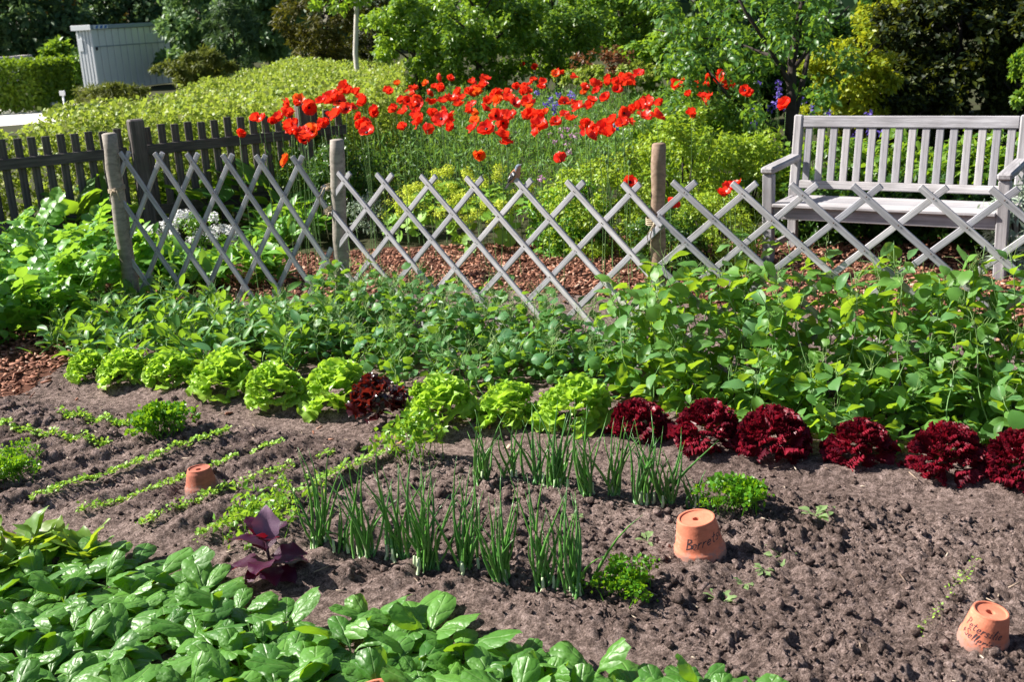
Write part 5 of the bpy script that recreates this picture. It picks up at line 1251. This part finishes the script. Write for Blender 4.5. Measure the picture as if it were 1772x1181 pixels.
# far wood closing every gap
def far_wood():
    rng = np.random.default_rng(4); n = 17000
    u = rng.uniform(-500, 2300, n); top = -260 + 0 * u
    vv = rng.random(n); yb = 150 + (u < 700) * 25
    py = top + (yb - top) * vv; dep = 58 + 10 * rng.random(n) + 4 * np.sin(u / 90)
    gap = (np.abs(u - 303) < 17) & (py < 14); k = ~gap; u, py, dep = u[k], py[k], dep[k]; n = len(u)
    d = _fw[None] + _rt[None] * ((u - PW / 2) / FPX)[:, None] - _up[None] * ((py - PH / 2) / FPX)[:, None]
    P = d * dep[:, None] + np.array([0, 0, CAMH]); P[:, 2] = np.maximum(P[:, 2], .1)
    nrm = norm(rng.normal(size=(n, 3)) * .6 + np.array([-.4, -.5, .5])); dd = norm(np.cross(nrm, rng.normal(size=(n, 3))))
    V, F = repeat(ROUND[0], ROUND[1], frames(dd, nrm), P, .55 + .6 * rng.random(n))
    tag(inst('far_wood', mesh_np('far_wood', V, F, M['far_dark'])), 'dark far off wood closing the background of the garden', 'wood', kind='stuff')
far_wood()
tree('dark_tree', 40, 30, 45, 125, 115, M['far_dark'], 9000, .30, 'dark blue green tree in the top left corner', TG, 1, 90)
tree('blossom_tree', 140, 0, 50, 85, 50, M['far_gold'], 6000, .28, 'orange yellow blossoming tree crown above the metal shed', TG, 2, 60)
tree('dark_tree', 225, 35, 47, 75, 85, M['far_dark'], 6500, .30, 'dark tree right behind the roof of the metal shed', TG, 3, 60)
tree('dark_hedge_bush', 105, 125, 37, 55, 48, M['mid_shrub'], 4500, .20, 'dark bush with sunlit top left of the metal shed', TG, 4, 50, trunk=False, cat='bush')
tree('grey_green_tree', 350, 40, 36, 75, 95, M['far_green'], 8000, .20, 'grey green feathery tree right of the metal shed', TG, 5, 80)
tree('pine', 405, 70, 30, 48, 85, M['far_dark'], 6500, .17, 'dusky pine in front of the grey green tree', TG, 6, 60, tmpl=NARROW)
tree('grey_green_tree', 470, 20, 33, 70, 90, M['far_green'], 7500, .20, 'grey green tree between the pine and the golden yew', TG, 7, 70)
tree('juniper', 345, 118, 25, 60, 27, M['juniper'], 5500, .13, 'low spreading yellowish juniper right of the metal shed', TG, 8, 60, tmpl=NARROW, trunk=False, cat='juniper')
tree('juniper', 200, 160, 26, 60, 14, M['juniper'], 3000, .13, 'low dark juniper at the foot of the metal shed', TG, 9, 50, tmpl=NARROW, trunk=False, cat='juniper')
tree('golden_yew', 560, 45, 22, 62, 95, M['gold_yew'], 9000, .12, 'olive yew with golden tips left of the pale young trunk', TG, 10, 80, tmpl=NARROW)
tree('golden_yew', 640, 60, 23, 50, 70, M['yew'], 5000, .12, 'dark yew just behind the pale young trunk', TG, 30, 60, tmpl=NARROW)
tree('field_shrub', 720, 70, 18.5, 85, 95, M['mid_shrub'], 9500, .085, 'sunlit loose shrub right of the pale young trunk', TG, 11, 110, crad=.2)
tree('field_shrub', 830, 55, 17, 110, 100, M['mid_shrub'], 12000, .080, 'big bright green shrub in the top centre behind the poppies', TG, 12, 130, crad=.19)
tree('field_shrub', 960, 60, 18, 100, 95, M['mid_shrub'], 10000, .080, 'big green shrub right of the bright centre one', TG, 13, 110, crad=.2)
tree('field_shrub', 1075, 30, 19, 85, 65, M['mid_shrub'], 8000, .085, 'dense green shrub with a dark hollow under it left of the plum tree', TG, 14, 90, crad=.2)
tree('red_tipped_shrub', 1045, 105, 16, 50, 22, M['redtip'], 900, .06, 'low shrub with reddish tips under the dark hollow', TG, 15, 40, trunk=False, cat='shrub')
tree('low_shrub', 1060, 128, 15.6, 95, 16, M['hedge'], 2600, .06, 'low pale shrubs behind the right end of the poppies', TG, 31, 60, trunk=False, cat='shrub')
tree('yellow_shrub', 1475, 135, 12.2, 78, 75, M['yellow_shrub'], 7500, .060, 'sunlit yellow leaved shrub above the left end of the bench', TG, 16, 100, crad=.22)
tree('yellow_shrub', 1575, 20, 14.0, 85, 50, M['yellow_shrub'], 4500, .062, 'yellowish branches at the top above the dark yew', TG, 17, 70, crad=.22)
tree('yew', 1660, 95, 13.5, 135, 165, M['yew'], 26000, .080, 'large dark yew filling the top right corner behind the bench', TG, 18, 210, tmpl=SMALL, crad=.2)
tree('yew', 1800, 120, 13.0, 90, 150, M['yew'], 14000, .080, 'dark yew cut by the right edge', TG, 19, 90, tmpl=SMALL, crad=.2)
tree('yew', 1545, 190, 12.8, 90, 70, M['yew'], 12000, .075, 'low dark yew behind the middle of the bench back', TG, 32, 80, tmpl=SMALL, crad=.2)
tree('bright_shrub', 1770, 130, 12.2, 22, 60, M['mid_shrub'], 900, .06, 'bright green twigs at the right edge above the bench', TG, 20, 20, trunk=False, cat='shrub')
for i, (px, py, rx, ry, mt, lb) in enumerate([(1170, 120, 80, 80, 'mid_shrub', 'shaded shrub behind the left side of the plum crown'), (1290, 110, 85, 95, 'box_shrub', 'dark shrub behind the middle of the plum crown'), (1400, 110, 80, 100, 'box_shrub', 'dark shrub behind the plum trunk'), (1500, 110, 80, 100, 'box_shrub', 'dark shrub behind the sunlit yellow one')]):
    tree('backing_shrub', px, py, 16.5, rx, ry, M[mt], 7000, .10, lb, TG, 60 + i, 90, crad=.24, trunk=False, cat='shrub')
# young tree with the pale trunk
b0 = at(619, 140, .8); dep = (b0 - Vector((0, 0, CAMH))).dot(Vector(_fw)); tp = atd(617, 18, dep); root = empty('young_tree', (b0.x, b0.y, 0)); tag(root, 'young tree with a slim pale trunk rising from the hedge', 'tree', TG)
inst('trunk', tube_mesh('trunk', [([(0, 0, -.05), (.01, 0, .6), (0, .01, 1.2), (tp.x - b0.x, tp.y - b0.y, tp.z), (tp.x - b0.x - .03, tp.y - b0.y, tp.z + .9)], [.045, .043, .040, .036, .015])], M['pale_bark'], 10), root)
crown('crown', root, M['mid_shrub'], (0, 0, tp.z + .55), (.65, .6, .55), 40, 1800, .09, SMALL, 21, .25)
# plum tree beside the bench
tb = at(1366, 345); tb.z = 0
root = empty('plum_tree', tb); tag(root, 'plum tree with a dark forked trunk and glossy leaves left of the bench', 'tree', TG)
dep = (tb - Vector((0, 0, CAMH))).dot(Vector(_fw))
def pp(px, py, dd=0.0): return atd(px, py, dep + dd) - tb
T0 = pp(1366, 268)
limbs = [([(0, 0, -.05), (.005, 0, T0.z * .5), T0, pp(1369, 200), pp(1370, 110), pp(1385, 20), pp(1400, -90)], [.062, .056, .052, .046, .040, .028, .012]),
 ([T0, pp(1340, 225, -.05), pp(1300, 198, -.1), pp(1262, 168, -.15), pp(1225, 120, -.1)], [.034, .028, .022, .016, .006]),
 ([pp(1366, 235), pp(1385, 160, .1), pp(1400, 90, .15), pp(1440, 10, .2)], [.034, .028, .020, .008]),
 ([pp(1370, 150), pp(1330, 80, -.2), pp(1290, 20, -.3), pp(1250, -60, -.3)], [.026, .020, .014, .006]),
 ([pp(1372, 120), pp(1420, 60, -.2), pp(1470, 10, -.3)], [.022, .015, .005]),
 ([pp(1345, 100), pp(1260, 70, .1), pp(1180, 60, .2), pp(1130, 50, .2)], [.016, .013, .009, .004])]
inst('trunk', tube_mesh('trunk', limbs, M['bark'], 9), root)
LW = leaf_grid(1.0, ov(.24, .45, .06, .08), 3, 2, .45, .25)
rng = np.random.default_rng(22)
cl = []
for (px, py, rx, ry, n_) in [(1170, 60, 50, 60, 10), (1230, 40, 60, 60, 14), (1300, 60, 60, 60, 14), (1380, 40, 60, 60, 12), (1450, 30, 50, 50, 8), (1230, 120, 60, 40, 10), (1310, 130, 45, 35, 8), (1190, 170, 45, 30, 7), (1250, 190, 55, 28, 8), (1320, 200, 35, 25, 4), (1420, 130, 30, 50, 6), (1400, 190, 22, 30, 3), (1150, 20, 45, 40, 7), (1480, 80, 25, 30, 3), (1210, 205, 40, 15, 4), (1330, -60, 150, 60, 24)]:
    for q in range(n_):
        v = pp(px + rng.uniform(-rx, rx), py + rng.uniform(-ry, ry), rng.normal() * .35); cl.append((v.x, v.y, v.z))
cl = np.array(cl)
V, F = leafcloud(cl, .13, 5200, .062, LW, rng, upbias=.8, droop=.35); inst('crown', mesh_np('crown', V, F, M['plum'], True), root)
# lilac flower tip at the very top
ball_flower(1168, 6, 2.05, M['violet'], .05, 50, .03, 'lilac_flower', 'violet lilac flower head at the very top beside the plum leaves', 'lilac flower', None, 99) if False else None
# plant label stake in the border
p = at(877, 145, .5); st = empty('plant_label', (p.x, p.y, 0)); tag(st, 'small white plant label standing behind the poppies', 'plant label')
beam('label_plate', (0, 0, .0), (0, 0, at(877, 128, .5).z + .22), .004, .045, plain('white_plastic', (.75, .75, .73), .5), st, up=Vector((1, 0, 0)), bevel=.001)

# ================================================================== SHED, HEDGE, WALL AND ODDMENTS IN THE FAR LEFT
M['zinc'] = plain('zinc_sheet', (0.72, 0.75, 0.78), 0.5, 0.5, (1.3, (0.80, 0.81, 0.82)))
M['zinc_band'] = plain('roof_band', (0.30, 0.35, 0.42), 0.5, 0.4)
M['white_band'] = plain('white_band', (0.80, 0.82, 0.84), 0.5, 0.4)
M['blue_print'] = plain('blue_print', (0.08, 0.20, 0.55), 0.5, 0.4)
M['notice'] = plain('notice_paper', (0.75, 0.80, 0.86), 0.6, 0.3)
SA = at(173, 158); SBp = at(303, 142); SC = at(152, 161)
SA = Vector((SA.x, SA.y, 0)); ex = Vector((SBp.x - SA.x, SBp.y - SA.y, 0)); Lx = ex.length; ex.normalize(); ey = Vector((-ex.y, ex.x, 0))
if ey.x > 0: ey = -ey
# depth of the shed from the left face's width in the photo
wl = 2.0
for q in range(60):
    pt = SA + ey * wl; d_ = pt - Vector((0, 0, CAMH)); zc = d_.dot(Vector(_fw)); u_ = PW / 2 + FPX * d_.dot(Vector(_rt)) / zc
    wl *= 0.97 if u_ < 150 else 1.02
Hs = 1.80
shed = empty('metal_shed', SA, math.atan2(ex.y, ex.x)); tag(shed, 'zinc grey corrugated metal shed beyond the hedge', 'shed')
wl = min(max(wl, .6), 6.0)
for i in range(12):
    w_ = Lx / 12
    inst('wall_panel', box_mesh('wall_panel', w_ - .035, .06, Hs, M['zinc'], .012), shed, Matrix.Translation((w_ * (i + .5), .03, Hs / 2)))
inst('wall_core', box_mesh('wall_core', Lx - .06, wl - .12, Hs - .02, M['zinc_band'], 0), shed, Matrix.Translation((Lx / 2, wl / 2, Hs / 2 - .02)))
for i in range(5):
    w_ = wl / 5
    inst('wall_panel', box_mesh('wall_panel', .06, w_ - .03, Hs, M['zinc'], .012), shed, Matrix.Translation((.03, w_ * (i + .5), Hs / 2)))
inst('roof', box_mesh('roof', Lx + .12, wl + .12, .12, M['zinc_band'], .01), shed, Matrix.Translation((Lx / 2, wl / 2, Hs + .062)))
inst('roof_edge', box_mesh('roof_edge', .03, wl + .14, .15, M['white_band'], .004), shed, Matrix.Translation((-.078, wl / 2, Hs + .062)))
for x0 in (.05, Lx - .75):
    inst('roof_mark', box_mesh('roof_mark', .62, .012, .11, M['white_band'], .002), shed, Matrix.Translation((x0 + .31, -.068, Hs + .062)))
    for k in range(3):
        me = bpy.data.meshes.new('blue_mark'); x = x0 + .06 + k * .19
        me.from_pydata([(x, -.0765, Hs + .02), (x + .11, -.0765, Hs + .02), (x + .16, -.0765, Hs + .105), (x + .05, -.0765, Hs + .105)], [], [(0, 1, 2, 3)]); me.materials.append(M['blue_print']); inst('blue_mark', me, shed)
inst('notice', box_mesh('notice', .26, .01, .32, M['notice'], .002), shed, Matrix.Translation((Lx * .735, -.012, Hs * .80)))
inst('notice', box_mesh('notice', .01, wl * .26, .36, M['white_band'], .002), shed, Matrix.Translation((-.012, wl * .75, Hs * .76)))
inst('door_rail', box_mesh('door_rail', Lx - .1, .012, .03, M['zinc_band'], .003), shed, Matrix.Translation((Lx / 2, -.012, Hs * .72)))
inst('lock', box_mesh('lock', .07, .03, .09, M['black'], .005), shed, Matrix.Translation((.12, -.02, Hs * .69)))
# clipped hedge at left edge
g = at(30, 192); hd = empty('clipped_hedge', (g.x, g.y, 0)); tag(hd, 'clipped box shaped hedge at the left edge with a sunlit top', 'hedge')
rng = np.random.default_rng(33); n = 12000; hx, hy, hzz = 2.6, 1.2, 1.08
P = np.stack([rng.uniform(-hx + .55, .55, n), rng.uniform(-.1, 2 * hy, n), rng.uniform(.02, hzz, n)], 1)
face = rng.integers(0, 3, n); P[face == 0, 1] = -.1 + .06 * rng.normal(size=(face == 0).sum()); P[face == 1, 2] = hzz + .04 * rng.normal(size=(face == 1).sum()); P[face == 2, 0] = .55 + .05 * rng.normal(size=(face == 2).sum())
nrm = norm(rng.normal(size=(n, 3)) * .7 + np.where(face[:, None] == 1, np.array([[0, 0, 1.]]), np.where(face[:, None] == 0, np.array([[0, -1., 0.2]]), np.array([[1., 0, .2]]))))
V, F = repeat(SMALL[0], SMALL[1], frames(norm(np.cross(nrm, rng.normal(size=(n, 3)))), nrm), P, .09 + .05 * rng.random(n)); inst('foliage', mesh_np('foliage', V, F, M['clipped']), hd)
# grey block wall behind it
p = at(10, 150); wq = empty('grey_wall', (p.x, p.y, 0)); tag(wq, 'pale grey wall end showing above the clipped hedge', 'wall')
q = atd(37, 96, (p - Vector((0, 0, CAMH))).dot(Vector(_fw)))
inst('wall_block', box_mesh('wall_block', 4.0, .5, q.z, plain('grey_render', (.42, .40, .40), .9), .01), wq, Matrix.Translation((q.x - p.x - 2.05, 0, q.z / 2)))
inst('wall_pillar', box_mesh('wall_pillar', .45, .6, q.z + .02, plain('pale_render', (.55, .50, .46), .9), .01), wq, Matrix.Translation((q.x - p.x + .18, -.04, (q.z + .02) / 2)))
# blue tarpaulin-covered heap, plank, pale slabs, small sign
p = at(83, 178); o = inst('tarpaulin_heap', lathe_mesh('tarpaulin_heap', [(.42, 0), (.40, .25), (.33, .48), (.18, .62), (.001, .66)], plain('navy_tarpaulin', (.03, .04, .10), .5, .4), 9, False), None, Matrix.Translation(p) @ Matrix.Diagonal((.85, 1, 1, 1)) @ Matrix.Rotation(R(-18), 4, 'Y')); tag(o, 'dark navy covered heap between the clipped hedge and the metal shed', 'heap')
p = at(130, 168); o = inst('plank', box_mesh('plank', .95, .14, .18, wood_mat('plank_wood', (.25, .2, .15), (.38, .31, .25), (.48, .4, .33)), .01), None, Matrix.Translation(p + Vector((0, 0, .09)))); tag(o, 'short plank lying at the left foot of the metal shed', 'plank')
sl_m = plain('pale_slab', (.60, .57, .54), .85, .2)
for i, (px, py, z) in enumerate([(75, 186, .05), (77, 186, .13), (73, 186, .21)]):
    p = at(px, py); o = inst('stone_slab', box_mesh('stone_slab', .55, .4, .07, sl_m, .008), None, Matrix.Translation((p.x, p.y, z - .04)) @ Matrix.Rotation(R(7 * i - 6), 4, 'Z')); tag(o, ['bottom pale slab of the small stack on the gravel', 'middle pale slab of the small stack on the gravel', 'topmost pale slab of the small stack on the gravel'][i], 'slab', 'pale slabs stacked on the gravel')
p = at(113, 190); sg = empty('small_sign', (p.x, p.y, -.05)); tag(sg, 'small white sign on a thin post at the end of the gravel path', 'sign')
inst('sign_post', tube_mesh('sign_post', [([(0, 0, 0), (0, 0, .42)], [.022, .022])], M['white_band'], 8), sg); inst('sign_plate', box_mesh('sign_plate', .13, .03, .11, M['white_band'], .005), sg, Matrix.Translation((0, -.02, .44)))

# ================================================================== CHAFFINCH
def bird():
    A = FM; B = FR; hdp = onplane(904, 288, A, B); tl = onplane(874, 326, A, B); bd = onplane(891, 303, A, B)
    ez_ = Vector((0, 0, 1)); e = Vector(E2); toward = Vector((E2.y, -E2.x, 0)); toward = toward if toward.y < 0 else -toward
    root = empty('chaffinch', bd); tag(root, 'chaffinch with chestnut back perched on a trellis tip', 'bird')
    d = (hdp - tl).normalized(); side = toward; up = side.cross(d).normalized()
    if up.z < 0: up = -up
    s = 0.00317 / 1.0
    Lb = (hdp - bd).length
    # rings along the body: (t, r_up, r_side, shift_up)
    rings = [(-.052, .006, .008, -.002), (-.042, .012, .014, 0), (-.024, .020, .021, 0), (-.002, .0245, .0245, -.001), (.016, .0225, .0225, 0), (.028, .0165, .017, .004), (.036, .0150, .0152, .008), (.046, .0148, .0150, .011), (.056, .0105, .0110, .012), (.0605, .003, .004, .011)]
    V, F, mi = [], [], []; ns = 14
    for (t, ru, rs, su) in rings:
        for k in range(ns):
            a = 2 * math.pi * k / ns; V.append(d * t + up * (su + ru * math.cos(a)) + side * (rs * math.sin(a)))
    for i in range(len(rings) - 1):
        for k in range(ns):
            F.append((i * ns + k, i * ns + (k + 1) % ns, (i + 1) * ns + (k + 1) % ns, (i + 1) * ns + k))
            c = math.cos(2 * math.pi * (k + .5) / ns)
            mi.append(1 if i >= 5 and c > -.25 else (0 if c > .15 and i > 0 else 2))
    F += [tuple(range(ns)), tuple(range((len(rings) - 1) * ns, len(rings) * ns))]; mi += [2, 1]
    me = bpy.data.meshes.new('body'); me.from_pydata(V, [], F)
    for mm in (plain('chestnut', (.26, .105, .04), .8, .2, (90, (.34, .15, .06))), plain('slate_head', (.17, .20, .27), .8, .2), plain('rosy_breast', (.42, .22, .16), .8, .2)): me.materials.append(mm)
    for p_, m_ in zip(me.polygons, mi): p_.material_index = m_; p_.use_smooth = True
    inst('body', me, root)
    dark = plain('wing_dark', (.035, .032, .04), .7); wht = plain('wing_white', (.72, .74, .78), .7); tailm = plain('tail_grey', (.20, .19, .20), .7)
    for sd_ in (1, -1):
        def P_(t, u, o): return d * t + up * u + side * (sd_ * o)
        me = bpy.data.meshes.new('wing'); V = [P_(.026, .012, .020), P_(.020, -.010, .0225), P_(-.006, -.014, .0245), P_(-.046, -.006, .0135), P_(-.070, -.002, .007), P_(-.030, .010, .0180), P_(0, .014, .0235), P_(0, 0, .0268), P_(-.03, 0, .0215)]
        me.from_pydata(V, [], [(0, 1, 7, 6), (1, 2, 7), (2, 3, 8, 7), (7, 8, 5, 6), (8, 3, 4, 5)]); me.materials.append(dark); wg = inst('wing', me, root)
        me = bpy.data.meshes.new('wing_bar'); V = [P_(.019, .007, .0262), P_(.016, -.007, .0262), P_(.008, -.008, .0272), P_(.010, .008, .0272), P_(-.006, .008, .0262), P_(-.008, .0045, .0272), P_(-.026, .0045, .0238), P_(-.024, .008, .0215)]
        me.from_pydata(V, [], [(0, 1, 2, 3), (4, 5, 6, 7)]); me.materials.append(wht); inst('wing_bar', me, wg)
        me = tube_mesh('leg', [([P_(-.012, -.018, .008), P_(-.004, -.032, .009) , P_(.002, -.040, .009)], [.0018, .0014, .0012])], plain('bird_leg', (.16, .10, .08), .6), 5); inst('leg', me, root)
        me = tube_mesh('eye', [([P_(.048, .015, .0135), P_(.048, .015, .0158)], [.0018, .0012])], M['black'], 6); inst('eye', me, root)
    me = bpy.data.meshes.new('tail'); V = [d * -.045 + side * .007 + up * .004, d * -.045 - side * .007 + up * .004, d * -.098 - side * .011 - up * .004, d * -.090 - up * .003, d * -.098 + side * .011 - up * .004, d * -.05 + side * .006 - up * .005, d * -.05 - side * .006 - up * .005, d * -.094 - side * .009 - up * .008, d * -.094 + side * .009 - up * .008]
    me.from_pydata(V, [], [(0, 1, 2, 3), (0, 3, 4), (5, 8, 7, 6), (0, 4, 8, 5), (1, 6, 7, 2), (0, 5, 6, 1), (4, 3, 2, 7, 8)]); me.materials.append(tailm); inst('tail', me, root)
    bk = d * .060 + up * .010; inst('beak', tube_mesh('beak', [([bk, bk + d * .007 - up * .001, bk + d * .013 - up * .003], [.0038, .0026, .0004])], plain('beak_grey', (.22, .22, .26), .5), 8), root)
bird()
print('spinach', NSP, 'hedge leaves', NH, 'objects', len(bpy.data.objects))
